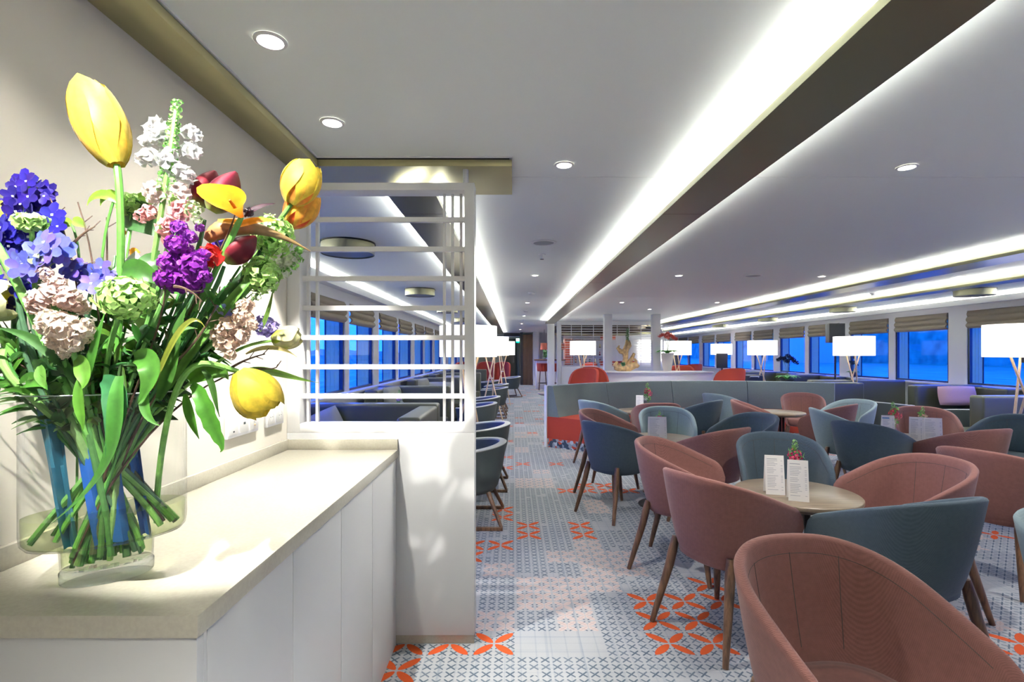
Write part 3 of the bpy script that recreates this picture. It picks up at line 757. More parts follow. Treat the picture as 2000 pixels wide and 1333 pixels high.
menu('menu card with blue picture on the right-hand table', 3.45, 4.72, math.radians(-20), .10, .21, True)
menu('left white menu of the pair on the right-hand table', 3.60, 4.58, math.radians(-34))
menu('right white menu of the pair on the right-hand table', 3.70, 4.52, math.radians(-30), .13)
menu('small white menu on the table near the banquette', 1.72, 6.98, math.radians(-8))

def petal_ball(b, c, r, n, col, rr, flat=1.0, sz=.4):
    """cluster of small cupped, slightly ruffled petals round a centre"""
    c = Vector(c)
    for i in range(n):
        z = 1-2*(i+.5)/n; a = i*2.39996+rr.random()*.4; q = math.sqrt(max(0, 1-z*z))
        d = Vector((q*math.cos(a), q*math.sin(a), z)); p = c+Vector((d.x*r, d.y*r, d.z*r*flat))*(.66+.32*rr.random())
        d = (d+Vector((rr.uniform(-.45, .45), rr.uniform(-.45, .45), rr.uniform(-.45, .45)))).normalized()
        s_ = r*sz*(.75+.5*rr.random()); t = d.orthogonal().normalized(); t.rotate(Matrix.Rotation(rr.random()*6.28, 3, d)); u = d.cross(t)
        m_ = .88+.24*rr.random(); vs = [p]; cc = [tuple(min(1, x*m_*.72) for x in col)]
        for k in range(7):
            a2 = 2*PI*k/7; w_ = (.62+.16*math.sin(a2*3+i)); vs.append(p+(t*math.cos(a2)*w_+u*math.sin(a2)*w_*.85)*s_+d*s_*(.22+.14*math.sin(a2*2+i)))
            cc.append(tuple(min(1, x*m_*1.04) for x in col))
        b.add(vs, [(0, k+1, (k+1) % 7+1) for k in range(7)], cc)
def posy(label, x, y, z, col, s=1.0, sprig=True, seed=1):
    rr = random.Random(seed)
    t = thing('flower_posy', label, 'flowers', (x, y, z), rr.random()*3, 'small posies on the cafe tables')
    MB().lathe([(.001, .002), (.022*s, .002), (.026*s, .01), (.026*s, .045), (.013*s, .07), (.014*s, .085)], n=20).build('glass_bud_vase', 'vglass', t, smooth=True)
    MB().tube([(0, 0, .01), (.004, 0, .08), (.0, .01, .16*s)], .0022, n=6, col=(.10, .26, .06)).tube([(0, 0, .01), (-.008, 0, .08), (-.03, .0, .14*s)], .002, n=6, col=(.10, .26, .06)).build('stems', 'stem', t)
    b = MB(); petal_ball(b, (0, .01, .17*s), .032*s, 34, col, rr); petal_ball(b, (-.035, 0, .15*s), .025*s, 26, tuple(min(1, c*1.25+.05) for c in col), rr); b.build('bloom', 'petal', t, fixn=False, smooth=True, angle=180)
    b = MB(); petal_ball(b, (.03, -.01, .105*s), .024*s, 24, (.85, .86, .72), rr); b.build('bloom', 'petal', t, fixn=False, smooth=True, angle=180)
    b = MB()
    for k in range(9):
        a = rr.random()*6.28; petal_ball(b, (.02*math.cos(a), .02*math.sin(a), (.10+.02*k*.6)*s), .018*s, 4, (.16, .38, .08), rr, sz=1.1)
    petal_ball(b, (.004, .01, .225*s), .012*s, 14, (.22, .42, .12), rr, 2.2, .9)
    b.build('leaf_sprigs', 'leafv', t, fixn=False)
posy('magenta and white posy beside the menus on the nearest table', 1.62, 2.93, .62, (.55, .02, .10), 1.15, seed=3)
posy('magenta posy behind the menu on the second table', 1.37, 4.78, .62, (.60, .03, .10), .98, seed=4)
posy('red and green posy behind the menus of the right-hand table', 3.60, 4.84, .62, (.60, .05, .08), 1.3, seed=5)
posy('dark magenta posy on the table by the banquette', 1.86, 7.10, .62, (.42, .02, .08), 1.5, seed=6)
posy('second posy with a pale rose on the right-hand table', 3.80, 4.74, .62, (.80, .50, .32), 1.15, seed=8)
posy('tiny purple posy on the table of the second left booth', -1.50, 6.75, .62, (.45, .22, .55), 1.2, seed=9)

# ================================================================ CURVED BANQUETTE
bx, by, br = 3.31, 5.65, 3.47
A0, A1 = math.radians(144.2), math.radians(54.5)
t = thing('curved_banquette', 'long curved grey-green banquette with red seat and patterned plinth', 'sofa', (bx, by, 0))
def arc(prof, name, mt, a0=A0, a1=A1, n=64, bev=0):
    b = MB(); P = []
    for i in range(n+1):
        a = a0+(a1-a0)*i/n; P.append([(r*math.cos(a), r*math.sin(a), z) for r, z in prof])
    b.grid(P, cyc=True); k = len(prof); b.f.append(tuple(range(k-1, -1, -1))); b.f.append(tuple(n*k+i for i in range(k)))
    return b.build(name, mt, t, smooth=True, angle=35)
for i in range(4):   # back upholstered in four bays with fine joints
    a0 = A0+(A1-A0)*i/4; a1 = A0+(A1-A0)*(i+1)/4; g = .0012
    arc([(br-.21, .455), (br-.105, .90), (br-.09, .915), (br-.03, .92), (br, .905), (br, .455)], 'back_cushion', 'sofafab', a0-g, a1+g, 16)
arc([(br-.68, .13), (br-.66, .42), (br-.64, .445), (br-.25, .455), (br-.02, .455), (br-.005, .44), (br-.005, .13)], 'seat', 'red')
m, nt, b_ = newmat('patterned_plinth')
ck = nt.nodes.new('ShaderNodeTexVoronoi'); ck.inputs['Scale'].default_value = 22
tcn = nt.nodes.new('ShaderNodeTexCoord'); nt.links.new(tcn.outputs['Object'], ck.inputs['Vector'])
r = nt.nodes.new('ShaderNodeValToRGB'); r.color_ramp.interpolation = 'CONSTANT'
for i, (p, c) in enumerate(((0, (.45, .06, .02)), (.3, (.22, .26, .30)), (.55, (.03, .05, .08)), (.8, (.40, .44, .48)))):
    el = r.color_ramp.elements[i] if i < 2 else r.color_ramp.elements.new(p)
    el.position = p; el.color = (*c, 1)
sr = nt.nodes.new('ShaderNodeSeparateColor'); nt.links.new(ck.outputs['Color'], sr.inputs[0]); nt.links.new(sr.outputs[0], r.inputs[0]); nt.links.new(r.outputs[0], b_.inputs['Base Color'])
arc([(br-.62, 0), (br-.62, .129), (br-.02, .129), (br-.02, 0)], 'plinth', m)
a = A0+.006
pe = MB(); c, s = math.cos(a), math.sin(a); c2, s2 = math.cos(a-.012), math.sin(a-.012)
pe.add([(q*c, q*s, z) for q, z in ((br-.01, 0), (br+.03, 0), (br+.03, .925), (br-.01, .925))]+[(q*c2, q*s2, z) for q, z in ((br-.01, 0), (br+.03, 0), (br+.03, .925), (br-.01, .925))], [(0, 1, 2, 3), (7, 6, 5, 4), (0, 4, 5, 1), (1, 5, 6, 2), (2, 6, 7, 3), (3, 7, 4, 0)]).build('end_panel', 'white', t)

# ================================================================ TRIPOD FLOOR LAMPS
def make_lamp(label, x, y, rz=0):
    t = thing('tripod_floor_lamp', label, 'floor lamp', (x, y, 0), rz, 'tripod floor lamps with white drum shades')
    r = .335
    MB().lathe([(r-.004, 1.36), (r, 1.36), (r, 1.72), (r-.004, 1.72), (r-.004, 1.36)], n=56).build('lamp_shade', 'shade', t, smooth=True, angle=50)
    b = MB()
    for k in range(3):
        a = 2*PI*k/3+.4; b.tube([(0, 0, 1.50), (r*math.cos(a)*.98, r*math.sin(a)*.98, 1.50)], .003, n=6)
    b.tube([(0, 0, 1.30), (0, 0, 1.5)], .012, n=10); b.build('shade_frame', 'blackmetal', t)
    MB().lathe([(.001, 1.50), (.02, 1.505), (.035, 1.54), (.03, 1.58), (.001, 1.60)], n=20).build('bulb', 'lens', t, smooth=True)
    for k in range(3):
        a = 2*PI*k/3; a2 = a+math.radians(150)
        p0 = Vector((.13*math.cos(a), .13*math.sin(a), 1.40)); p1 = Vector((.29*math.cos(a2), .29*math.sin(a2), 0))
        MB().tube([p0, p0.lerp(p1, .5), p1], [.012, .0135, .011], n=10).build('leg', 'lightwood', t, smooth=True)
    b = MB()
    for k in range(3):
        def q(k_):
            a = 2*PI*k_/3; a2 = a+math.radians(150)
            return Vector((.13*math.cos(a), .13*math.sin(a), 1.40)).lerp(Vector((.29*math.cos(a2), .29*math.sin(a2), 0)), .34)
        b.tube([q(k), q(k+1)], .005, n=8)
    b.build('cross_bar', 'plastic', t, smooth=True)
    return t
lm = make_lamp('largest tripod lamp behind the lattice screen post', -.53, 6.0, .3)
LMP = [(-.43, 9.9, 1.1, 'tripod lamp with its shade just right of the largest left lamp'), (-.30, 13.6, .2, 'farthest tripod lamp of the left row'),
       (5.57, 5.6, .9, 'tripod lamp cut off by the right edge of the view'), (6.38, 9.6, .1, 'tripod lamp in front of the speaker and the right windows'),
       (6.12, 12.6, .7, 'tripod lamp left of the dark orchid, second from the speaker'), (6.9, 17.0, .4, 'farthest tripod lamp near the black screen'),
       (4.2, 13.1, .2, 'tripod lamp partly behind the pink orchid pot'), (1.8, 13.3, .5, 'tripod lamp between the bar lattice and the red chairs')]
for x, y, r_, l in LMP: dup(lm, (x, y, 0), r_, l)

# ================================================================ BOOTH SOFAS
def booth(label, x0, x1, yb, face, wing_l=0.0, wing_r=0.0, h=.90, d=.72):
    """back along X at yb, sitting side towards the viewer (face=-1) or away (+1); wings run the same way"""
    t = thing('booth_sofa', label, 'sofa', ((x0+x1)/2, yb, 0), 0, 'grey-green booth sofas')
    hw = (x1-x0)/2; f = face
    def B(xa, xb, ya, yb_, za, zb): 
        ya, yb_ = sorted((ya, yb_)); return MB().box(xa, xb, ya, yb_, za, zb)
    B(-hw, hw, 0, f*.19, .08, h).build('backrest', 'sofa', t, bevel=.035, seg=4, angle=50)
    B(-hw+.01, hw-.01, f*.19, f*d, .13, .44).build('seat', 'sofa', t, bevel=.03, seg=3, angle=50)
    B(-hw+.03, hw-.03, f*.05, f*(d-.05), 0, .12).build('plinth', 'black', t)
    if wing_l: B(-hw, -hw+.19, f*.19, f*wing_l, .08, h-.015).build('wing', 'sofa', t, bevel=.035, seg=4, angle=50)
    if wing_r: B(hw-.19, hw, f*.19, f*wing_r, .08, h-.015).build('wing', 'sofa', t, bevel=.035, seg=4, angle=50)
    return t
booth('nearest left booth sofa behind the lattice, with its right wing forward', -2.08, -.75, 5.25, -1, 0, 1.15)
booth('second left booth sofa behind the lattice, grey cushion at its left wing', -2.08, -.98, 8.0, -1, .9, 0)
booth('third left booth sofa with pale cushions by the windows', -2.08, -.85, 10.8, -1, .9, 0)
booth('fourth left booth sofa down the window side', -2.08, -.85, 13.4, -1, .9, 0)
booth('farthest left booth sofa down the window side', -2.08, -.85, 16.2, -1, .9, 0)
booth('right booth sofa with the pink cushion, under the windows', 6.3, 7.36, 8.2, -1, 0, .76)
booth('grey booth sofa back at the far right, in front of the nearest window', 5.5, 7.36, 6.0, 1, 0, 0)
booth('booth sofa back right of the banquette end, behind the tripod lamp legs', 5.35, 6.0, 8.75, 1)
booth('booth sofa behind the banquette right end, lit blue by the window', 6.45, 7.36, 12.2, -1, 0, .9)
booth('booth sofa beneath the speaker stand', 5.6, 7.36, 9.6, 1, 0, 0)
booth('far right booth sofa beneath the dark orchid', 6.05, 7.36, 14.2, -1, 0, .9)

def cushion(label, x, y, z, rz, mt, w_=.5, h=.34, tilt=.25):
    b = MB(); P = []
    for i in range(13):
        u = -1+i/6; row = []
        for k in range(13):
            v = -1+k/6; th = .075*(max(0, (1-u**4)*(1-v**4)))**.5
            row.append((u*w_/2*(1-.05*v*v), -th, v*h/2*(1-.05*u*u)))
        P.append(row)
    Q = [[(p[0], -p[1], p[2]) for p in r] for r in P]
    b.grid(P); b.grid(Q, flip=True); o = b.build('cushion', mt, smooth=True, angle=70)
    o.location = (x, y, z); o.rotation_euler = (tilt, 0, rz); return tag(o, label, 'cushion', 'scatter cushions')
cushion('light grey cushion on the nearest left booth sofa', -1.86, 4.97, .63, .12, 'cushion', .46, .40, -.2).rotation_euler.y = -.45
cushion('grey cushion against the left wing of the second booth', -1.80, 7.62, .69, 1.25, 'cushion', .46, .44, -.1)
cushion('pale cushion lying in the third left booth', -1.58, 10.50, .64, .05, 'cushion', .62, .36, -.2)
cushion('small grey cushion at the left wing of the third booth', -1.82, 10.3, .69, 1.2, 'cushion', .42, .42, -.1)
cushion('pink rectangular cushion on the right booth sofa', 6.83, 7.88, .75, 0, 'cushpink', .60, .30, -.18)
cushion('pale cushion in the fourth left booth', -1.5, 13.1, .66, .05, 'cushion', .6, .36, -.2)

# ================================================================ LOW TUB CHAIRS WITH PALE RIM
def make_lowtub(label, x, y, rz):
    t = thing('rimmed_tub_chair', label, 'armchair', (x, y, 0), rz, 'charcoal tub chairs with pale rims')
    n = 48; out = []; rim = []; inn = []
    for i in range(n+1):
        a = -PI*.80+1.6*PI*i/n
        c, s = math.sin(a), -math.cos(a)
        k = (1+math.cos(a))/2
        zt2 = .60+.06*k**1.5
        R = .345; 
        out.append([(c*.245, s*.235, .26), (c*.275, s*.265, .30), (c*.315, s*.305, .45), (c*R, s*R*.97, zt2-.008)])
        rim.append([(c*R, s*R*.97, zt2-.008), (c*(R+.004), s*(R*.97+.004), zt2), (c*(R-.01), s*(R*.97-.01), zt2+.008), (c*(R-.055), s*(R*.97-.055), zt2+.004), (c*(R-.06), s*(R*.97-.06), zt2-.008)])
        inn.append([(c*(R-.06), s*(R*.97-.06), zt2-.008), (c*.27, s*.26, .50), (c*.25, s*.24, .36)])
    o_ = MB().grid(out); o_.f.append(tuple(i*4 for i in range(n+1)))
    o_.build('outer_shell', 'tubdark', t, smooth=True, angle=60)
    r_ = MB().grid(rim); r_.build('rim', 'sofalight', t, smooth=True, angle=60)
    MB().grid(inn, flip=True).build('inner_back', 'tubin', t, smooth=True, angle=60)
    e_ = MB()
    for idx in (0, n): e_.add(out[idx]+inn[idx][::-1], [tuple(range(7))])
    e_.build('arm_end', 'tubdark', t, fixn=False)
    MB().lathe([(.001, .34), (.235, .34), (.262, .36), (.268, .40), (.25, .43), (.001, .44)], n=36).build('seat_cushion', 'tubin', t, smooth=True, angle=60)
    for sx in (-1, 1):
        MB().tube([(sx*.17, -.19, .27), (sx*.285, -.30, .02)], [.02, .014], n=10).build('leg', 'walnut', t, smooth=True)
        MB().tube([(sx*.17, .19, .27), (sx*.285, .30, .02)], [.02, .014], n=10).build('leg', 'walnut', t, smooth=True)
        MB().box(sx*.285-.013, sx*.285+.013, -.31, .31, 0, .028).build('runner', 'walnut', t, bevel=.003)
    return t
lt = make_lowtub('nearest rimmed tub chair emerging from behind the white partition', -.395, 4.33, PI/2)
for x, y, r_, l in ((-.37, 5.45, PI/2, 'second rimmed tub chair behind the partition post'), (-.58, 7.7, PI/2, 'third rimmed tub chair on the left of the aisle'), (-.56, 8.85, PI/2, 'fourth rimmed tub chair on the left of the aisle, in front of the second lamp'),
                    (-.45, 11.3, PI/2, 'fifth rimmed tub chair down the left row'), (-.45, 12.6, PI/2, 'sixth rimmed tub chair down the left row'), (-.7, 14.2, PI/2, 'seventh rimmed tub chair down the left row'),
                    (-.10, 16.6, PI*.6, 'grey tub chair standing alone in the far aisle'), (6.12, 7.06, -.15, 'wide rimmed tub chair in front of the pink cushion'), (5.8, 7.95, -1.1, 'rimmed tub chair left of the one by the pink cushion'), (1.22, 12.0, 2.6, 'dark tub chair left of the red wing chairs')):
    dup(lt, (x, y, 0), r_, l)
for x, y, l in ((-1.35, 4.35, 'low booth table hidden behind the partition'), (-1.45, 6.7, 'low booth table in the second left booth'), (-1.45, 9.5, 'low booth table in the third left booth')):
    dup(t1, (x, y, 0), 0, l)

# ================================================================ RED SHELL CHAIRS
def make_red(label, x, y, rz):
    t = thing('red_shell_chair', label, 'armchair', (x, y, 0), rz, 'red high-backed shell chairs')
    P, Q = [], []
    for i in range(25):
        u = -1+i/12; a = u*PI*.52
        zt2 = .52+.58*(max(0, 1-abs(u)**3.2))**.55
        row, row2 = [], []
        for k in range(9):
            v = k/8; R = .30+.06*v
            row.append((math.sin(a)*R, -math.cos(a)*R*.8, .36+(zt2-.36)*v)); row2.append((math.sin(a)*(R-.05), -math.cos(a)*(R-.05)*.8, .36+(zt2-.36-.008)*v))
        P.append(row); Q.append(row2)
    b = MB().grid(P).grid(Q, flip=True); b.grid([[p[-1], q[-1]] for p, q in zip(P, Q)]); b.grid([P[0], Q[0]]); b.grid([P[-1], Q[-1]]); b.grid([[p[0], q[0]] for p, q in zip(P, Q)])
    b.build('shell', 'red', t, smooth=True, angle=50)
    MB().lathe([(.001, .36), (.26, .36), (.30, .38), (.30, .44), (.26, .47), (.001, .475)], n=32, sy=.9).build('seat_cushion', 'red', t, smooth=True, angle=60)
    for a in (45, 135, 225, 315):
        c, s = math.cos(math.radians(a)), math.sin(math.radians(a))
        MB().tube([(.17*c, .15*s, .37), (.25*c, .24*s, 0)], [.017, .012], n=8).build('leg', 'walnut', t, smooth=True)
    return t
rc = make_red('orange-red shell chair left of the white console, back to the tables', 1.42, 10.6, PI*.78)
for x, y, r_, l in ((1.84, 11.35, PI*1.15, 'orange-red shell chair against the white console side'), (4.48, 10.7, .15, 'large red shell chair right of the white console'), (4.25, 13.0, PI*.9, 'red shell chair behind the console, below the orchid lamp'), (5.25, 15.2, .3, 'far red shell chair behind the white pot'),
                    (-.45, 18.2, PI*.9, 'far red chair left of the dark door'), (-1.0, 18.6, PI, 'middle far red chair behind the lamps'), (-1.75, 18.3, PI*1.1, 'leftmost far red chair by the windows'), (2.6, 18.0, .4, 'red chair inside the bar behind the lattice'), (3.9, 17.6, 0, 'red chair inside the bar near the second pillar')):
    dup(rc, (x, y, 0), r_, l)
# ================================================================ FAR END OF THE ROOM
def pillar(x, y, w_, n):
    struct(MB().box(x-w_/2, x+w_/2, y-w_/2, y+w_/2, 0, ZC).build('column_%d' % n, 'white', bevel=.01))
pillar(1.075, 14.75, .20, 1); pillar(2.27, 12.35, .19, 2); pillar(3.43, 12.35, .19, 3); pillar(1.33, 15.05, .12, 4)
# white console between the pillars and the banquette
t = thing('white_console', 'long white console counter behind the banquette carrying sculpture and orchid', 'counter', (3.2, 11.9, 0))
MB().prism([(-1.12, .33), (-1.05, -.15), (-.55, -.42), (1.25, -.42), (1.25, .33)], 'z', 0, .96).build('body', 'white', t, bevel=.008)
MB().prism([(-1.15, .345), (-1.08, -.17), (-.57, -.45), (1.28, -.45), (1.28, .345)], 'z', .96, .99).build('countertop', 'white', t, bevel=.004)
# driftwood sculpture
t = thing('driftwood_sculpture', 'gnarled golden driftwood sculpture on the white console', 'sculpture', (2.62, 11.95, .99))
b = MB()
b.tube([(-.26, 0, .10), (-.1, 0, .06), (.1, .02, .10), (.25, 0, .14), (.30, 0, .10)], [.07, .10, .10, .07, .04], n=12)
b.tube([(-.22, 0, .04), (-.24, 0, .14), (-.2, 0, .22)], [.05, .06, .03], n=10)
b.tube([(-.05, 0, .10), (.0, .02, .3), (-.02, 0, .45), (.04, 0, .62), (.02, .02, .74)], [.07, .06, .08, .06, .02], n=12)
b.tube([(-.02, 0, .42), (-.12, 0, .46), (-.18, .02, .54), (-.15, 0, .60)], [.05, .06, .04, .015], n=10)
b.tube([(.02, 0, .5), (.1, 0, .6), (.09, .02, .72)], [.05, .04, .012], n=10)
b.tube([(.02, 0, .12), (.14, .02, .28), (.2, 0, .42)], [.06, .05, .03], n=10)
b.tube([(.2, 0, .12), (.24, 0, .24), (.2, 0, .3)], [.04, .035, .015], n=8)
b.build('driftwood', pm('driftwood_gold', (.42, .27, .11), .5, noise=.6, nscale=14, bump=.6, bscale=25), t, smooth=True, angle=80)
b = MB(); rr = random.Random(2)
for k in range(10): petal_ball(b, (.02+.03*rr.random(), 0, .72+.028*k), .03, 6, (.10, .22, .07), rr, sz=1.0)
for k in range(6): petal_ball(b, (-.1+.05*rr.random(), -.05, .13+.05*rr.random()), .04, 10, (.08, .25, .10), rr, sz=.9)
b.build('moss_and_leaves', 'leafv', t, fixn=False)
# orchid
def orchid(label, x, y, z, potcol, flcol, s=1.0, poth=.42):
    t = thing('potted_orchid', label, 'plant', (x, y, z)); rr = random.Random(int(x*10))
    MB().lathe([(.001, 0), (.085*s, 0), (.095*s, .02), (.15*s, poth), (.14*s, poth), (.13*s, poth-.03), (.001, poth-.03)], n=32).build('pot', potcol, t, smooth=True, angle=50)
    b = MB()
    for k in range(12):
        a = k*2.4; L = (.20+.07*rr.random())*s; d = Vector((math.cos(a), math.sin(a), 0)); e_ = Vector((-d.y, d.x, 0)); p = Vector((0, 0, poth-.02))
        pts = [p+d*L*q+Vector((0, 0, .09*s*math.sin(q*2.6))) for q in (0, .3, .6, .85, 1)]; ws = [.02, .045, .05, .035, .003]
        b.grid([[q-e_*w_*s, q+Vector((0, 0, -.008)), q+e_*w_*s] for q, w_ in zip(pts, ws)], col=(.09+.03*rr.random(), .36+.10*rr.random(), .07))
    b.build('leaves', 'leafv', t, smooth=True, fixn=False)
    b = MB(); bb = MB()
    for k, (dx, hh) in enumerate(((-.05, .42), (.03, .46), (.07, .40))):
        top = Vector((dx*1.6*s, 0, poth+hh*s)); b.tube([(0, 0, poth), (dx*.5*s, 0, poth+hh*.6*s), top], .004*s, n=6, col=(.12, .2, .06))
        for q in range(7): petal_ball(bb, top+Vector(((q-3)*.035*s, .02*rr.random(), -.02*abs(q-2)*s+.03*rr.random())), .032*s, 12, flcol, rr, sz=.95)
    b.build('flower_spikes', 'stem', t, smooth=True); bb.build('blooms', 'petal', t, fixn=False)
orchid('pink-red orchid in a tall cream pot on the white console', 3.62, 12.05, .99, 'cream', (.78, .18, .14))
orchid('dark orchid silhouette in front of the right windows', 6.25, 11.7, .70, 'black', (.02, .03, .06), 1.1, .12)
orchid('small dark plant on the window ledge under the loudspeaker', 7.43, 11.2, .89, 'black', (.03, .05, .07), .5, .10)
# table under plant etc.
t = thing('side_table', 'low table with dark clutter between the lamp and the dark orchid', 'table', (5.8, 12.0, 0))
MB().box(-.55, .55, -.25, .25, .66, .70).build('tabletop', 'paper', t, bevel=.006)
for sx in (-1, 1):
    for sy in (-1, 1): MB().box(sx*.5-.02, sx*.5+.02, sy*.2-.02, sy*.2+.02, 0, .66).build('leg', 'blackmetal', t)
t = thing('black_equipment_case', 'glossy black case on the low table by the right windows', 'equipment', (5.55, 12.0, .70))
MB().box(-.22, .22, -.18, .18, 0, .20).build('case', 'black', t, bevel=.04, seg=4); MB().tube([(-.1, -.19, .15), (-.1, -.22, .17), (.1, -.22, .17), (.1, -.19, .15)], .01, n=8).build('handle', 'plastic', t, smooth=True)
# loudspeaker + stand, monitor
t = thing('speaker_stand', 'black pole stand carrying the loudspeaker by the windows', 'stand', (6.88, 10.95, 0))
MB().tube([(0, 0, .05), (0, 0, 1.63)], .02, n=12).build('pole', 'blackmetal', t, smooth=True)
for k in range(3):
    a = 2*PI*k/3; MB().tube([(0, 0, .5), (.30*math.cos(a), .30*math.sin(a), .02)], .011, n=8).build('leg', 'blackmetal', t, smooth=True)
t = thing('loudspeaker', 'black loudspeaker box on a pole in front of the right windows', 'speaker', (6.88, 10.95, 1.63), -.3)
MB().box(-.15, .15, -.14, .16, 0, .41).build('cabinet', 'black', t, bevel=.015)
MB().box(-.135, .135, -.150, -.141, .05, .395).build('grille', 'blackmetal', t)
q = MB().lathe([(.001, 0), (.012, 0)], n=16); q.v = [(x, -.152, y+.025) for x, y, z in q.v]; q.build('badge', 'paper', t, fixn=False)
t = thing('standing_screen', 'black upright screen seen under the farthest right lamp', 'screen', (5.7, 14.0, 0), .0)
MB().box(-.15, .15, -.02, .02, 1.0, 1.40).build('display', 'black', t, bevel=.008); MB().tube([(0, 0, 0), (0, 0, 1.0)], .02, n=10).build('pole', 'blackmetal', t); MB().lathe([(.001, .02), (.2, .015), (.2, 0)], n=28, close='b').build('base', 'blackmetal', t)

# bar lattice partition (white grid over a low wall)
struct(MB().box(1.40, 4.45, 15.0, 15.1, 0, 1.02).build('wall_bar_low', 'white'))
struct(MB().box(1.30, 4.50, 15.0, 15.1, 2.235, ZC).build('wall_bar_header', 'white'))
t = thing('bar_lattice', 'wide white grid lattice in front of the bar', 'screen', (2.9, 15.05, 1.02))
b = MB(); n_ = 0
for k in range(17):
    z = .02+k*.072; MB().box(-1.50, 1.55, -.01, .01, z-.007, z+.007).build('slat', 'white', t)
for k, x in enumerate((-1.5, -1.2, -.9, -.55, -.2, .15, .5, .85, 1.2, 1.5)):
    MB().box(x-.008, x+.008, .01, .026, 0, 1.215).build('upright_bar', 'white', t)
# bar room: back wall with shelves, curved dark canopy, red bench, lit blind
struct(MB().box(2.0, 6.2, 20.4, 20.5, 0, ZC).build('wall_bar_back', 'white'))
t = thing('bar_canopy', 'curved dark bronze canopy ring hanging over the bar', 'canopy', (3.2, 18.2, 2.10))
MB().lathe([(1.95, 0), (2.0, .10), (1.95, .235)], n=64).build('outer_band', 'tableedge', t, smooth=True)
MB().lathe([(1.94, 0), (1.72, 0), (1.74, .08)], n=64).build('inner_band', 'gold', t, smooth=True)
t = thing('bar_counter', 'white bar counter with dark worktop at the far end', 'counter', (1.55, 20.6, 0))
MB().box(-.65, .45, -.35, .35, 0, 1.12).build('body', 'white', t, bevel=.01); MB().box(-.72, .5, -.42, .42, 1.12, 1.17).build('worktop', 'walnut', t, bevel=.006)
def stool(label, x, y):
    t = thing('bar_stool', label, 'stool', (x, y, 0), 0, 'red bar stools at the far counter')
    MB().lathe([(.001, .72), (.2, .72), (.22, .76), (.2, .79), (.001, .795)], n=28).build('seat', 'red', t, smooth=True, angle=60)
    P = [[((.22+.02*v)*math.sin(a), -(.22+.02*v)*math.cos(a), .76+.27*v) for v in (0, .5, 1)] for a in [(-1+i/8)*PI*.5 for i in range(17)]]
    Q = [[(p[0]*.88, p[1]*.88, p[2]) for p in r] for r in P]
    MB().grid(P).grid(Q, flip=True).grid([[p[-1], q[-1]] for p, q in zip(P, Q)]).build('backrest', 'red', t, smooth=True)
    for a in (45, 135, 225, 315):
        c, s = math.cos(math.radians(a)), math.sin(math.radians(a)); MB().tube([(.14*c, .14*s, .72), (.21*c, .21*s, 0)], .014, n=8).build('leg', 'walnut', t)
    MB().lathe([(.17, .26), (.178, .27), (.17, .28), (.162, .27), (.17, .26)], n=28).build('foot_ring', 'blackmetal', t)
stool('left red bar stool at the far counter', 1.12, 19.6); stool('right red bar stool, half behind the white column', 1.55, 19.55)
t = thing('plant_in_glass', 'green plant in a glass vase on the far bar counter', 'plant', (1.25, 20.5, 1.17)); b = MB(); rr = random.Random(5)
MB().lathe([(.001, .005), (.10, .005), (.12, .22)], n=20).build('glass_vase', 'vglass', t, smooth=True)
for k in range(8): petal_ball(b, (.05*rr.random(), 0, .12+.03*k), .08, 8, (.07, .25, .08), rr, sz=.8)
b.build('foliage', 'leafv', t, fixn=False)
# shelves with coloured bottles/boxes on the bar back wall
t = thing('bar_shelf', 'white wall shelves with coral panels behind the bar lattice', 'shelf', (3.1, 20.38, 0))
for k in range(4): MB().box(-1.0, .9, -.30, 0, 1.0+k*.3, 1.02+k*.3).build('shelf_board', 'white', t)
M['coral'] = pm('coral_lacquer', (.75, .20, .11), .5); M['corals'] = pm('pale_coral', (.82, .42, .32), .6)
for (x0, x1, z0, z1, c) in ((-1.05, -.75, .95, 2.0, 'coral'), (.35, .95, 1.95, 2.15, 'coral'), (-.65, -.35, 1.7, 1.95, 'corals')): MB().box(x0, x1, -.06, -.001, z0, z1).build('coral_panel', c, t)
rr = random.Random(11)
cols = [pm('bottle_%d' % i, c, .25) for i, c in enumerate(((.10, .16, .08), (.35, .16, .06), (.06, .07, .10), (.5, .42, .2), (.30, .05, .06)))]
for k in range(3):
    for i in range(9):
        x = 2.25+i*.19+.04*rr.random(); hh = .17+.08*rr.random(); z = 1.021+k*.3
        o = MB().lathe([(.001, 0), (.032, 0), (.034, hh*.6), (.012, hh*.8), (.012, hh), (.001, hh)], n=12).build('bottle', cols[rr.randrange(5)], smooth=True)
        o.location = (x, 20.24, z); tag(o, '%s on the %s shelf behind the bar lattice' % ('small bottle', ('lowest', 'second', 'third')[k]), 'bottle', 'bottles on the %s shelf of the bar' % ('lowest', 'second', 'third')[k])
for x0, x1, l in ((3.3, 4.7, 'red bench back inside the bar, left of the second pillar'), ):
    t = thing('red_bench', l, 'sofa', ((x0+x1)/2, 19.4, 0)); MB().box(-(x1-x0)/2, (x1-x0)/2, 0, .18, 0, 1.12).build('backrest', 'red', t, bevel=.04); MB().box(-(x1-x0)/2, (x1-x0)/2, -.5, 0, 0, .5).build('seat', 'red', t, bevel=.03)
o = MB().box(5.0, 5.9, 20.30, 20.36, 1.1, 1.9).build('backlit_panel', emis('backlit_white', (1, .99, .97), 1.6)); tag(o, 'bright white backlit panel on the bar back wall', 'light panel')
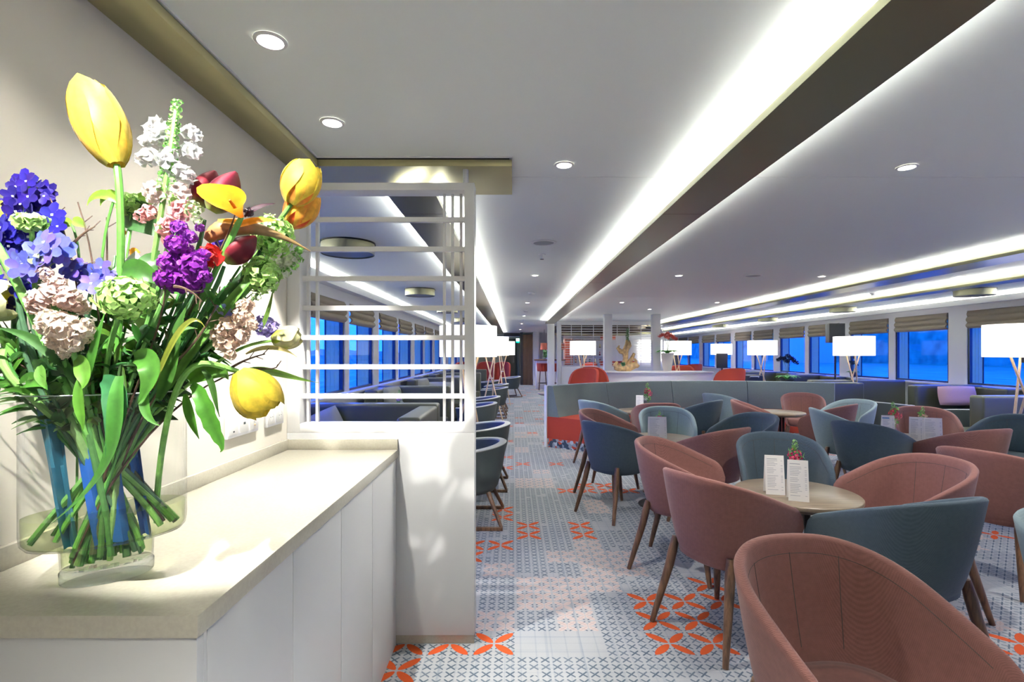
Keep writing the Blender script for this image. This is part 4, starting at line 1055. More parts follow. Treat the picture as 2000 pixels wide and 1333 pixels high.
for nm_, x0, x1, l in (('coral_lampshade', 1.05, 1.35, 'coral hanging lampshade over the bar stools'), ('coral_lampshade', 1.75, 2.0, 'second coral lampshade behind the white column')):
    t = thing(nm_, l, 'pendant lamp', ((x0+x1)/2, 20.0, 1.55)); MB().lathe([((x1-x0)/2, 0), ((x1-x0)/2, .26)], n=28).build('shade', 'coral', t, smooth=True); MB().tube([(0, 0, .24), (0, 0, .79)], .004, n=6).build('cord', 'blackmetal', t)
    MB().lathe([(.003, .235), ((x1-x0)/2, .245)], n=24).build('top_disc', 'coral', t)
# wooden wall, column, door, exit sign
struct(MB().box(.30, .42, 22.8, 27.9, 0, ZC-.001).build('wall_wood_edge', 'black'))
t = MB()
for k in range(7): t.box(.42+k*.062, .42+k*.062+.056, 22.78, 23.0, 0, 2.25)
struct(t.build('wall_wood', 'darkwood'))
struct(MB().box(.86, 1.12, 22.4, 22.8, 0, ZC).build('column_5', 'white'))
struct(MB().box(1.12, 2.0, 23.5, 23.6, 0, ZC).build('wall_bar_side', 'white'))
struct(MB().box(-.45, .30, 23.6, 23.66, 2.20, ZC).build('trim_9', 'gap'))
d = MB().box(-.42, .10, 27.90, 27.96, 0, 2.12).build('door_1', pm('smoked_glass_door', (.10, .10, .09), .15)); struct(d)
MB().box(-.48, -.42, 27.86, 27.98, 0, 2.2).box(.10, .18, 27.86, 27.98, 0, 2.2).box(-.48, .18, 27.86, 27.98, 2.12, 2.2).build('door_frame', 'black', d)
MB().tube([(.02, 27.87, .9), (.02, 27.87, 1.25)], .012, n=8).build('door_handle', 'plastic', d)
t = thing('exit_sign', 'small green and white escape sign above the far passage', 'sign', (.33, 26.0, 2.05))
M['exitg'] = emis('exit_green', (.0, .55, .32), 1.3); M['exitw'] = emis('exit_white', (.75, 1, .95), 1.3)
MB().box(-.20, .14, -.02, .02, -.10, .12).build('sign_box', 'exitg', t, bevel=.004)
b = MB().box(-.20, -.04, -.026, -.021, -.03, .12); b.build('white_field', 'exitw', t)
b = MB(); b.lathe([(.001, 0), (.014, 0)], (0, 0, 0), n=12); b.v = [(x+.055, -.024, y+.075) for x, y, z in b.v]
b.add([(.04, -.024, .055), (.07, -.024, .06), (.06, -.024, .005), (.03, -.024, .0)], [(0, 1, 2, 3)]).add([(.03, -.024, .0), (.05, -.024, .005), (.02, -.024, -.06), (.005, -.024, -.055)], [(0, 1, 2, 3)]).add([(.045, -.024, .0), (.06, -.024, .005), (.10, -.024, -.05), (.085, -.024, -.06)], [(0, 1, 2, 3)]).add([(.065, -.024, .05), (.07, -.024, .06), (.105, -.024, .03), (.10, -.024, .02)], [(0, 1, 2, 3)])
b.build('running_figure', 'exitw', t, fixn=False)
MB().tube([(-.03, 0, .12), (-.03, 0, ZC-2.05)], .006, n=6).build('hanger', 'plastic', t)
# ================================================================ VASE AND BOUQUET on the worktop
VC = Vector((-.835, 1.055, ZT)); VA = math.radians(35)
def vl(u, v, z):   # vase-local: u along long axis, v across, z height above worktop
    return Vector((VC.x+u*math.cos(VA)-v*math.sin(VA), VC.y+u*math.sin(VA)+v*math.cos(VA), ZT+z))
t = thing('oval_glass_vase', 'large oval clear glass vase on a narrower foot, half filled with water', 'vase', tuple(VC), VA)
vz = .001
MB().lathe([(.076, .030), (.078, .070), (.079, .077)], n=64, sy=.58).build('foot_wall', 'vglass', t, smooth=True)
gl = pm('solid_glass', (1, 1, 1), .0, trans=1.0); gl.node_tree.nodes['Principled BSDF'].inputs['IOR'].default_value = 1.13
MB().lathe([(.001, vz), (.074, vz), (.078, .006), (.078, .026), (.073, .031), (.001, .031)], n=64, sy=.58).build('foot_base', clear('thick_clear_glass', (.90, .93, .92), 1.6), t, smooth=True, angle=50)
MB().lathe([(.077, .077), (.105, .078), (.127, .082), (.135, .092), (.137, .11), (.137, .375), (.1385, .380), (.1345, .380), (.1335, .375)], n=80, sy=.56).build('body_wall', 'vglass', t, smooth=True, angle=60)
MB().lathe([(.1365, .379), (.1385, .3805), (.1365, .3815), (.1345, .3805), (.1365, .379)], n=80, sy=.56).build('rim', pm('glass_rim', (.75, .8, .78), .05, spec=1.0), t, smooth=True)
MB().lathe([(.0735, .034), (.075, .078), (.103, .081), (.125, .085), (.1325, .094), (.1335, .142), (.001, .142)], n=64, sy=.56).build('water', 'water', t, smooth=True, angle=50)
t = thing('dark_blue_liner', 'sheets of blue flower paper tucked inside the vase', 'paper', tuple(vl(-.04, .0, .15)))
M['bluepaper'] = pm('translucent_blue_paper', (.02, .11, .42), .35)
M['tealpaper'] = pm('translucent_teal_paper', (.035, .15, .22), .35)
for (u0, u1, v_, mt) in ((-.112, -.078, -.01, 'tealpaper'), (-.065, .005, -.02, 'bluepaper'), (.01, .04, .0, 'bluepaper')):
    P = []
    for i in range(12):
        q = i/11; z = .375-.30*q; sh = q*.05
        P.append([vl(u0+(u1-u0)*k/5+sh*(.9-.25*k/5), v_+.011*math.sin(k*1.5+i*.5), z)-t.location for k in range(6)])
    MB().grid(P).build('sheet', mt, t, smooth=True, fixn=False)

GR = (.10, .30, .05); GD = (.035, .14, .035); GL = (.25, .50, .08)
def bez(pts, n=14):
    pts = [Vector(p) for p in pts]; out = []
    for i in range(n+1):
        q = pts[:]; u = i/n
        while len(q) > 1: q = [a.lerp(b_, u) for a, b_ in zip(q[:-1], q[1:])]
        out.append(q[0])
    return out
rb = random.Random(21)
def feet(neck_u):
    """a point near the foot of the vase, opposite to where the stem leans"""
    if rb.random() < .09:
        fu = neck_u*.82
        if abs(fu) > .078: return vl(fu, rb.uniform(-.02, .02), rb.uniform(.090, .10)), vl(fu*.95, rb.uniform(-.02, .02), .17)
    if rb.random() < .45:
        fu = max(-.118, min(.118, -neck_u*1.1+rb.uniform(-.05, .05)))
        if abs(fu) > .078: return vl(fu, rb.uniform(-.02, .02), rb.uniform(.090, .098)), vl(fu*.6, rb.uniform(-.02, .02), .17)
    fu = max(-.055, min(.055, -neck_u*.6+rb.uniform(-.03, .03)))
    return vl(fu, rb.uniform(-.02, .02), rb.uniform(.036, .06)), vl(fu*.7, rb.uniform(-.03, .03), .14)
def stem(t, head, neck_u, neck_v=0.0, r=.004, col=GR, bend=None, dirv=None, name='stem', n=16):
    f0, f1 = feet(neck_u)
    nk = vl(neck_u, neck_v, .38)
    up = nk+(nk-f1).normalized()*.06
    pts = bez([f0, f1, nk, up if bend is None else Vector(bend), Vector(head)] if dirv is None else [f0, f1, nk, up if bend is None else Vector(bend), Vector(head)-Vector(dirv)*.08, Vector(head)], n)
    b = MB().tube([p-t.location for p in pts], [r*1.15]*(len(pts)-1)+[r*.9], n=8, col=col)
    b.build(name, 'stem', t, smooth=True); return pts
def ribbon(b, pts, ws, nrm, col, cup=.25, wave=0.0, twist=0.0, org=(0, 0, 0)):
    pts = [Vector(p) for p in pts]; P = []; n = len(pts); org = Vector(org); cols = []
    for i, p in enumerate(pts):
        d = (pts[min(i+1, n-1)]-pts[max(i-1, 0)]).normalized(); nn = Vector(nrm); 
        if twist: nn.rotate(Matrix.Rotation(twist*i/(n-1), 3, d))
        sd = d.cross(nn); sd = sd.normalized() if sd.length > 1e-4 else d.orthogonal(); up = sd.cross(d)
        w_ = ws[i]; wv = wave*math.sin(i*1.7)
        P.append([p-org-sd*w_+up*(cup*w_+wv*w_), p-org-sd*w_*.5+up*cup*w_*.3, p-org, p-org+sd*w_*.5+up*cup*w_*.3, p-org+sd*w_+up*(cup*w_-wv*w_)])
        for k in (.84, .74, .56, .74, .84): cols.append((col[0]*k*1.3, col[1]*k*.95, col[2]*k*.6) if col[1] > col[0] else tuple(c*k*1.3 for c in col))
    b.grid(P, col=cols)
def lw(n, w_, sharp=1.0): return [max(.0006, w_*math.sin(PI*min(1, (.06+.94*(i/(n-1)))**.75))**sharp) for i in range(n)]
def leaf(t, pts_px, w_, col=GR, nrm=(0, -1, .15), cup=.3, wave=0, twist=0, name='leaf', n=14):
    pts = bez([at(*p) for p in pts_px], n-1); b = MB(); ribbon(b, pts, lw(n, w_), nrm, col, cup, wave, twist, t.location)
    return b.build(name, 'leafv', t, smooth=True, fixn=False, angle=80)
def tulip_bloom(t, base, tip, w_, c_main, c_flame, c_base=(.35, .45, .08), open_=0.0, rr=rb, mt='petal'):
    base, tip = Vector(base), Vector(tip); ax = (tip-base); Lh = ax.length; ax.normalize(); e1 = ax.orthogonal().normalized(); e1 = (Vector((0, -1, 0))-ax*Vector((0, -1, 0)).dot(ax)).normalized(); e2 = ax.cross(e1)
    for k in range(6):
        outer = k < 3; a0 = 2*PI*(k % 3)/3+(0 if outer else PI/3)+.25
        P = []; cols = []; sc_ = 1.0 if outer else .93; Lk = Lh*(1.0 if outer else .97)*(.97+.06*rr.random())
        for i in range(13):
            v = i/12; rad = w_/2*sc_*(math.sin(PI*(.06+.80*v**.85)))**.75*(1+open_*v*v)
            hw = math.radians(66)*(math.sin(PI*min(1, .10+.62*v)))**.7*(1-max(0, (v-.72)/.28)**2.2*.92)
            row = []
            for j in range(9):
                u = -1+j/4; a = a0+u*hw; rr_ = rad*(1+.05*abs(u)**2)+.0008*(k)
                p = base+ax*(Lk*(v**.92)-.01*Lh*abs(u)**2)+(e1*math.cos(a)+e2*math.sin(a))*rr_
                row.append(p-t.location)
                fl = max(0, (1-abs(u)*1.4))*max(0, 1-v*1.05)*1.6; bs = max(0, 1-v/.13)
                c = tuple(m_*(1-min(1, fl))+f_*min(1, fl) for m_, f_ in zip(c_main, c_flame)); c = tuple(m_*(1-bs*.6)+f_*bs*.6 for m_, f_ in zip(c, c_base)); s_ = .9+.12*math.sin(u*9)
                cols.append(tuple(q*s_ for q in c))
            P.append(row)
        b = MB(); b.grid(P, col=cols); b.build('petal', mt, t, smooth=True, fixn=False, angle=80)
def FT(name, label, cat='flower', neck_u=0): return thing(name, label, cat, tuple(vl(0, 0, .05)), 0, 'flowers and sprigs in the glass vase')

YEL = (.80, .62, .055); ORG = (.85, .28, .05)
# --- tulips
t = FT('tulip', 'tallest yellow tulip, standing far above the bouquet')
h = at(228, 322, 1.0); stem(t, h, .0, -.03, .0058, (.11, .32, .05), bend=at(262, 520, 1.0), dirv=(-.02, 0, .04)); tulip_bloom(t, h, at(166, 160, 1.0), .088, YEL, (.85, .55, .06))
t = FT('tulip', 'yellow tulip flushed orange in front of the lattice corner')
h = at(569, 399, 1.16); stem(t, h, .10, .0, .0046, (.11, .32, .05), bend=at(470, 560, 1.12), dirv=(.7, 0, .9)); tulip_bloom(t, h, at(607, 318, 1.16), .082, (.92, .74, .07), (.88, .30, .05))
t = FT('tulip', 'orange-red tulip just behind the yellow-orange one by the lattice')
h = at(566, 442, 1.2); stem(t, h, .11, .02, .005, (.16, .40, .08), bend=at(490, 600, 1.15), dirv=(.7, 0, .6)); tulip_bloom(t, h, at(612, 375, 1.2), .072, (.90, .50, .06), (.85, .09, .03))
t = FT('tulip', 'drooping open yellow tulip hanging above the wall sockets')
h = at(466, 726, 1.05); stem(t, h, .10, -.03, .0052, (.20, .46, .09), bend=at(350, 655, .93), dirv=(.75, .25, -.20)); tulip_bloom(t, h, at(528, 806, 1.07), .082, YEL, (.80, .50, .04), (.30, .48, .06), .35)
t = FT('tulip', 'small white and yellow tulip pointing right towards the lattice')
h = at(532, 666, 1.12); stem(t, h, .11, .0, .003, (.25, .5, .1), bend=at(440, 690, 1.08), dirv=(1, 0, .1)); tulip_bloom(t, h, at(588, 656, 1.13), .046, (.85, .80, .45), (.55, .68, .05), open_=.2)
t = FT('tulip', 'cream and yellow tulip at the left edge of the view')
h = at(-30, 590, .96); stem(t, h, -.12, .0, .0055, (.16, .42, .07), bend=at(20, 700, .98)); tulip_bloom(t, h, at(33, 585, .96), .075, (.80, .80, .45), (.85, .72, .05))
t = FT('tulip', 'yellow tulip petals peeking in behind the dark blue larkspur')
h = at(-30, 440, 1.02); stem(t, h, -.13, .02, .0055, (.16, .42, .07), bend=at(10, 600, 1.0)); tulip_bloom(t, h, at(25, 408, 1.02), .055, YEL, (.85, .6, .05))
t = FT('bare_tulip', 'thick bare green tulip stalk leaning in from the left edge', 'flower')
stem(t, at(-20, 455, .93), -.07, -.05, .0065, (.18, .46, .10), bend=at(90, 640, .95))
# --- lilies (closed dark red buds)
def bud(t, base, tip, w_, col=(.17, .010, .022)):
    base, tip = Vector(base), Vector(tip); ax = tip-base; L = ax.length; ax.normalize(); e1 = ax.orthogonal().normalized(); e2 = ax.cross(e1); P = []; cols = []
    for i in range(15):
        v = i/14; rad = w_/2*(math.sin(PI*(.08+.90*v**.9)))**.8
        row = []
        for j in range(24):
            a = 2*PI*j/24; rr_ = rad*(1+.10*math.cos(3*a)); row.append(base+ax*L*v+(e1*math.cos(a)+e2*math.sin(a))*rr_-t.location)
            k = .62+.9*max(0, math.cos(3*a))**3; g = max(0, 1-v/.18); cols.append((col[0]*k*(1-g)+.3*g, col[1]*k*(1-g)+.45*g, col[2]*k*(1-g)+.1*g))
        P.append(row)
    b = MB(); b.grid(P, col=cols, cyc=True); b.build('bud', 'petal', t, smooth=True, fixn=False)
t = FT('lily', 'two dark red closed lily buds above the orange bloom')
stem(t, at(400, 430, 1.08), .05, .02, .004, GD, bend=at(370, 600, 1.05)); bud(t, at(384, 402, 1.08), at(420, 334, 1.09), .060); bud(t, at(412, 412, 1.06), at(461, 336, 1.07), .062, (.19, .014, .035))
t = FT('lily', 'single dark red lily bud leaning right in the middle of the bouquet')
stem(t, at(438, 520, 1.02), .06, -.02, .004, GD, bend=at(400, 640, 1.02)); bud(t, at(437, 510, 1.02), at(500, 462, 1.04), .050)
t = FT('red_blossom', 'small bright red blossom beside the purple stock')
stem(t, at(408, 512, 1.0), .05, -.03, .003, GD); b = MB(); petal_ball(b, at(412, 500, 1.0)-t.location, .020, 26, (.65, .015, .01), rb, sz=.9); b.build('bloom', 'petal', t, fixn=False, smooth=True, angle=180)
# --- calla and bird of paradise
t = FT('calla_lily', 'orange open trumpet bloom among the dark red buds')
stem(t, at(472, 424, 1.0), .07, .0, .005, GR, bend=at(400, 600, 1.02), dirv=(.3, 0, .5))
c0 = at(472, 424, 1.0); c1 = at(444, 385, .965); ax = (c1-c0).normalized(); e1 = Vector((.55, -.2, .5)); e1 = (e1-ax*e1.dot(ax)).normalized(); e2 = ax.cross(e1); P = []; cols = []
for i in range(16):
    v = i/15; row = []; cc_ = c0.lerp(c1, v)
    for j in range(25):
        a = 2*PI*j/24; tip_ = max(0, math.cos(a-2.6))**5*max(0, v-.4)**1.2
        rad = (.0045+.026*v**1.25)*(1+1.15*tip_)
        row.append(cc_+(e1*math.cos(a)+e2*math.sin(a))*rad-ax*.014*v*v*math.cos(a+.8)+ax*.022*tip_-t.location)
        g = v**.6; cols.append((.70+.22*g, .16+.20*g, .012))
    P.append(row)
b = MB(); b.grid(P, col=cols); b.build('spathe', 'petal', t, smooth=True, fixn=False, angle=180)
b = MB().tube([c0.lerp(c1, .3)-t.location, c0.lerp(c1, .85)-t.location], [.0035, .0025], n=8, col=(.75, .35, .03)); b.build('spadix', 'petal', t, smooth=True)
t = FT('bird_of_paradise', 'bronze-green beaked spathe pointing right, with orange tips')
stem(t, at(408, 500, 1.03), .04, .02, .006, (.12, .22, .06), bend=at(380, 640, 1.03), dirv=(.0, 0, .6))
b = MB(); pts = bez([at(405, 470, 1.03), at(440, 425, 1.03), at(520, 440, 1.06), at(606, 491, 1.1)], 16)
b.tube([p-t.location for p in pts], [.008, .013, .016, .018, .019, .019, .018, .017, .015, .013, .011, .009, .007, .005, .004, .002, .001], n=12, col=[(.20, .13, .05) if i > 8 else (.36, .16, .06) for i in range(17)]); b.build('beak', 'stem', t, smooth=True)
b = MB(); ribbon(b, bez([at(455, 445, 1.02), at(500, 425, 1.02), at(540, 432, 1.04)], 9), lw(10, .008), (0, -1, .3), (.88, .34, .02), org=t.location)
ribbon(b, bez([at(425, 430, 1.02), at(470, 440, 1.02), at(530, 427, 1.04)], 9), lw(10, .006), (0, -1, .3), (.85, .40, .03), org=t.location); b.build('orange_tepals', 'petal', t, smooth=True, fixn=False)
b = MB(); ribbon(b, bez([at(478, 424, 1.02), at(500, 400, 1.02), at(538, 398, 1.04)], 9), lw(10, .006), (0, -1, .3), (.05, .015, .03), org=t.location); petal_ball(b, at(486, 415, 1.02)-t.location, .008, 12, (.03, .015, .03), rb, sz=.9); b.build('dark_tongue', 'petal', t, smooth=True, fixn=False)
t = FT('orange_blossom', 'small orange blossoms behind the tall tulip stem')
stem(t, at(243, 500, 1.12), .0, .03, .003, GD)
b = MB()
for (x, y) in ((238, 455), (243, 488), (262, 492)): ribbon(b, bez([at(x-8, y+6, 1.12), at(x, y-4, 1.11), at(x+12, y+2, 1.12)], 7), lw(8, .010), (0, -1, .3), (.85, .38, .03), org=t.location)
b.build('petals', 'petal', t, smooth=True, fixn=False)
# --- stocks
def stock(label, spots, col, neck_u, neck_v, y, buds=None, sc_=1.0):
    t = FT('stock_flower', label); hx, hy, _ = spots[0]
    pts = stem(t, at(hx, hy, y), neck_u, neck_v, .0045, (.14, .34, .08)); b = MB()
    for (x, yy, r) in spots:
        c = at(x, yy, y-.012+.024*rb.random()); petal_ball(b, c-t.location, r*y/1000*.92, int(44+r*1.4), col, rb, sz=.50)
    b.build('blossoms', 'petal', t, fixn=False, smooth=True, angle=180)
    if buds:
        b = MB()
        for (x, yy, r) in buds: petal_ball(b, at(x, yy, y)-t.location, r*y/1000, 14, (.35, .48, .22), rb, sz=.7)
        b.build('green_buds', 'leafv', t, fixn=False, smooth=True, angle=180)
PUR = (.24, .02, .36); PEA = (.9, .66, .55)
stock('deep purple stock flower at the heart of the bouquet', [(358, 500, 26), (335, 515, 24), (378, 520, 26), (350, 548, 28), (322, 545, 20), (378, 552, 22), (395, 500, 16), (345, 478, 20), (400, 540, 14)], PUR, .03, -.04, .97, [(375, 410, 12), (385, 430, 9)])
stock('small purple stock sprig under the pink snapdragon', [(350, 446, 17), (372, 462, 14), (390, 445, 9)], (.30, .05, .50), .03, -.02, 1.0, [(380, 405, 13)])
stock('upper peach-pink stock flower on the left of the bouquet', [(105, 575, 28), (80, 590, 26), (135, 585, 26), (110, 555, 18), (90, 535, 14), (68, 600, 16), (158, 600, 16)], (.95, .70, .62), -.05, -.05, .93, [(80, 512, 16), (98, 500, 9)])
stock('lower peach-cream stock flower on the left of the bouquet', [(125, 640, 30), (95, 625, 22), (155, 650, 26), (140, 668, 22), (112, 665, 22), (85, 640, 16), (125, 690, 12), (170, 635, 14)], (.96, .78, .64), -.03, -.055, .92)
stock('faded peach stock flower right of the vase rim', [(450, 640, 24), (475, 620, 20), (440, 668, 24), (468, 655, 20), (480, 598, 16), (430, 655, 18), (450, 692, 12), (492, 635, 12)], (.88, .66, .50), .09, -.03, 1.03, [(500, 580, 10)])
# --- snapdragon
t = FT('snapdragon', 'tall white and pink snapdragon with green bud tip')
pts = stem(t, at(344, 215, 1.03), .03, .01, .0045, (.16, .38, .08), bend=at(305, 520, 1.02), dirv=(.12, 0, 1))
b = MB(); b2 = MB()
for (x, y, k) in ((308, 245, 0), (300, 268, 0), (292, 305, 0), (318, 262, 0), (372, 258, 0), (372, 292, 0), (340, 328, 0), (360, 340, 0), (330, 305, 0), (304, 368, 1), (315, 378, 1), (352, 372, 1), (290, 415, 2), (345, 415, 2), (330, 438, 2), (355, 405, 2), (335, 465, 2)):
    c = ((.95, .95, .93), (.94, .76, .72), (.88, .42, .42))[k]; r = .019
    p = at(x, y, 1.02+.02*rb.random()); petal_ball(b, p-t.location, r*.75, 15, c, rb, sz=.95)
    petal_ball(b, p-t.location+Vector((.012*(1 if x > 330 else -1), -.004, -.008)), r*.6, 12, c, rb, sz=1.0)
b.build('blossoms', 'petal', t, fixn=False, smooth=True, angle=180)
for k in range(13):
    y = 200+k*14; x = 345-(k*14)*.13; 
    for s_ in (-1, 1): petal_ball(b2, at(x+s_*(5+k*.6), y, 1.03)-t.location, .0055+.0001*k, 10, (.22, .55, .12), rb, sz=.9)
b2.build('green_buds', 'leafv', t, fixn=False, smooth=True, angle=180)
t = FT('snapdragon', 'small white snapdragon spike pointing right beside the lattice')
stem(t, at(585, 500, 1.16), .11, .0, .003, GR, bend=at(480, 600, 1.12), dirv=(.7, 0, .4)); b = MB(); b2 = MB()
for (x, y) in ((545, 520), (560, 512), (552, 532), (572, 505)): petal_ball(b, at(x, y, 1.15)-t.location, .014, 16, (.86, .86, .70), rb, sz=.85)
for (x, y) in ((578, 495), (584, 506), (575, 520), (586, 488), (560, 530)): petal_ball(b2, at(x, y, 1.15)-t.location, .008, 12, (.30, .62, .15), rb, sz=.9)
b.build('blossoms', 'petal', t, fixn=False, smooth=True, angle=180); b2.build('green_buds', 'leafv', t, fixn=False, smooth=True, angle=180)
# --- larkspur / delphinium
def floret(b, c, r, col, nrm, rr):
    c = Vector(c); n = Vector(nrm).normalized(); e1 = n.orthogonal().normalized(); e2 = n.cross(e1); a0 = rr.random()*6
    for k in range(5):
        a = a0+2*PI*k/5; d = e1*math.cos(a)+e2*math.sin(a); s_ = n.cross(d); cc = tuple(x*(.8+.5*rr.random()) for x in col)
        b.add([c, c+d*r*.5-s_*r*.36+n*r*.14, c+d*r*.88-s_*r*.27+n*r*.10, c+d*r*1.03+n*r*.06, c+d*r*.88+s_*r*.27+n*r*.10, c+d*r*.5+s_*r*.36+n*r*.14, c+d*r*.55+n*r*.02], [(0, 1, 6), (1, 2, 6), (2, 3, 6), (3, 4, 6), (4, 5, 6), (5, 0, 6)], cc)
    b.add([c+n*r*.1+e1*r*.13, c+n*r*.1+e2*r*.13, c+n*r*.1-e1*r*.13, c+n*r*.1-e2*r*.13, c+n*r*.22], [(0, 1, 4), (1, 2, 4), (2, 3, 4), (3, 0, 4)], (.75, .75, .8))
def delph(label, spots, col, nu, y, sz=.022):
    t = FT('larkspur', label); stem(t, at(spots[0][0], spots[0][1], y), nu, -.02, .004, (.06, .14, .07)); b = MB()
    for (x, yy) in spots:
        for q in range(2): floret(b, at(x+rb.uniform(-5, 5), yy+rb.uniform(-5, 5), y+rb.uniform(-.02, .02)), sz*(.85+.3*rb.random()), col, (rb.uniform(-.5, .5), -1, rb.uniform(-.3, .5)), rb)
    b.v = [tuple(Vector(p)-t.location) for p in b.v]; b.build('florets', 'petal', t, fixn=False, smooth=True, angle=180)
DB = (.018, .008, .18)
delph('dark indigo larkspur spire at the upper left', [(55, 352), (38, 368), (75, 365), (98, 372), (30, 385), (60, 385), (85, 388), (45, 402), (72, 405), (22, 398), (90, 400), (35, 418), (60, 420)], DB, -.10, 1.0)
delph('royal blue larkspur at the left edge under the indigo spire', [(20, 445), (40, 455), (10, 462), (35, 475), (15, 485), (55, 465), (30, 440), (100, 425), (112, 445), (5, 450)], (.018, .012, .26), -.10, .97, .025)
delph('violet-blue larkspur with pale edges', [(85, 475), (100, 490), (70, 495), (115, 485), (60, 510), (85, 512), (45, 520), (70, 525), (20, 510)], (.12, .12, .50), -.09, .94, .026)
delph('lavender blue larkspur behind the upper peach stock', [(185, 540), (160, 535), (195, 528), (175, 555), (205, 545), (145, 528)], (.11, .10, .46), -.04, .98, .022)
delph('deep blue larkspur florets low on the left', [(40, 560), (55, 575), (48, 545), (30, 600), (0, 560)], (.02, .015, .24), -.11, .98, .022)
delph('small blue larkspur floret behind the red blossom', [(435, 478), (430, 465)], (.12, .05, .55), .06, 1.08, .018)
delph('pale violet floret cluster above the faded peach stock', [(440, 615), (448, 630), (432, 605), (425, 620)], (.35, .30, .62), .08, 1.05, .014)
t = FT('grape_hyacinth', 'lavender floret cluster hanging between peach stock and white tulip'); stem(t, at(510, 625, 1.12), .10, .0, .0025, GR, bend=at(430, 640, 1.1)); b = MB(); petal_ball(b, at(518, 638, 1.12)-t.location, .024, 60, (.40, .32, .78), rb, sz=.42); petal_ball(b, at(535, 645, 1.12)-t.location, .014, 26, (.50, .42, .82), rb, sz=.5); b.build('blossoms', 'petal', t, fixn=False, smooth=True, angle=180)
# --- viburnum balls
def vib(label, x, y, r, yy, nu, flat=1.0, stemless=False):
    t = FT('viburnum', label); stem(t, at(x, y, yy), nu, -.03, .0042, (.14, .36, .07))
    b = MB(); R = r*yy/1000; petal_ball(b, at(x, y, yy)-t.location, R, 230 if r > 38 else 130, (.50, .80, .22), rb, flat, .24 if r > 38 else .3); petal_ball(b, at(x, y, yy)-t.location, R*.62, 50, (.18, .42, .08), rb, flat, .5)
    b.build('blossom_ball', 'leafv', t, fixn=False, smooth=True, angle=180)
vib('large lime green viburnum ball in the front centre', 247, 582, 52, .92, -.01, .80)
vib('flattened lime viburnum head among the indigo larkspur', 62, 436, 32, .95, -.08, .55)
vib('lime viburnum ball behind the right tulips', 532, 462, 42, 1.12, .10)
vib('second lime viburnum ball below the beaked spathe', 512, 538, 36, 1.08, .09)
vib('small lime viburnum head behind the snapdragon', 262, 402, 30, 1.12, .0, .8)
vib('lime green head low behind the calla', 350, 395, 20, 1.14, .03, .8)
# --- card
t = thing('greeting_card', 'white card with faint writing stuck among the stems', 'card', tuple(at(265, 545, 1.03)), 0)
c = [at(198, 545, 1.02), at(265, 490, 1.04), at(318, 560, 1.05), at(318, 605, 1.05), at(240, 600, 1.03)]
MB().add([p-t.location for p in c]+[p-t.location+Vector((0, .001, 0)) for p in c], [(0, 1, 2, 3, 4), (9, 8, 7, 6, 5)]).build('card_sheet', 'paper', t, fixn=False)
b = MB()
for k in range(5):
    a = at(215+k*9, 545-k*9+6, 1.015); d = (at(290+k*4, 560+k*2-18, 1.035)-a); 
    for q in range(6): p = a+d*(q/6+.02*rb.random()); b.tube([p-t.location, p+d*.06-t.location+Vector((0, 0, .002*rb.uniform(-1, 1)))], .0004, n=4)
b.build('handwriting', 'print', t)
# --- big tulip leaves
t = FT('tulip_leaf', 'long twisted tulip leaf crossing the front of the vase', 'leaf')
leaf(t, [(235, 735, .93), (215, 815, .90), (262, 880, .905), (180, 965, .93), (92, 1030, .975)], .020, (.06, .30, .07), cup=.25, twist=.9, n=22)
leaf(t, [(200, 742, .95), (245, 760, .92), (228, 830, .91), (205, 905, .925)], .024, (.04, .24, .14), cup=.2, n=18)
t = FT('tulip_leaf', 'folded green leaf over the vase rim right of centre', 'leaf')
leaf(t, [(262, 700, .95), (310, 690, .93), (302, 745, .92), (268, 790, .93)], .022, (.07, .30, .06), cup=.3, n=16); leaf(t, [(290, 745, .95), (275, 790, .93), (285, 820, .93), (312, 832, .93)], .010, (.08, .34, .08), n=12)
t = FT('tulip_leaf', 'green leaf hanging down outside the vase on the right', 'leaf')
leaf(t, [(375, 752, 1.02), (410, 775, 1.0), (395, 830, 1.0), (450, 870, 1.02), (430, 884, 1.02)], .017, (.07, .34, .05), cup=.3, wave=.2, n=20)
t = FT('pointed_leaf', 'small dark pointed leaf beside the vase rim', 'leaf')
leaf(t, [(362, 770, 1.03), (372, 820, 1.02), (389, 858, 1.02)], .010, (.06, .30, .03), n=10)
t = FT('pointed_leaf', 'narrow serrated leaf hanging right of the vase', 'leaf')
leaf(t, [(395, 722, 1.02), (420, 740, 1.02), (418, 780, 1.02), (429, 815, 1.03)], .007, (.05, .18, .05), n=14)
t = FT('pointed_leaf', 'long thin serrated leaf reaching over the lattice', 'leaf')
leaf(t, [(468, 730, 1.06), (510, 712, 1.1), (560, 738, 1.14), (622, 748, 1.18)], .008, (.14, .36, .07), n=16); leaf(t, [(480, 692, 1.08), (520, 670, 1.1), (560, 680, 1.12), (580, 698, 1.12)], .005, (.45, .52, .30), n=12); leaf(t, [(508, 648, 1.1), (528, 610, 1.1), (534, 560, 1.1)], .005, (.12, .30, .08), n=10)
t = FT('broad_leaf', 'broad bright leaf with rounded tip beside the drooping tulip', 'leaf')
leaf(t, [(370, 745, 1.04), (400, 715, 1.03), (440, 720, 1.03), (446, 742, 1.04)], .020, (.10, .38, .06), n=12)
t = FT('broad_leaf', 'green leaves hanging over the left half of the vase rim', 'leaf')
leaf(t, [(40, 752, .95), (60, 735, .93), (90, 742, .92), (92, 762, .92)], .014, (.07, .34, .06), n=12); leaf(t, [(150, 700, .94), (168, 715, .92), (172, 745, .91), (160, 760, .91)], .016, (.12, .40, .08), n=12); leaf(t, [(78, 715, .93), (82, 740, .92), (88, 760, .92)], .011, (.12, .40, .10), n=10)
leaf(t, [(155, 740, .93), (150, 790, .92), (165, 820, .92), (162, 842, .92)], .010, (.09, .36, .05), n=12)
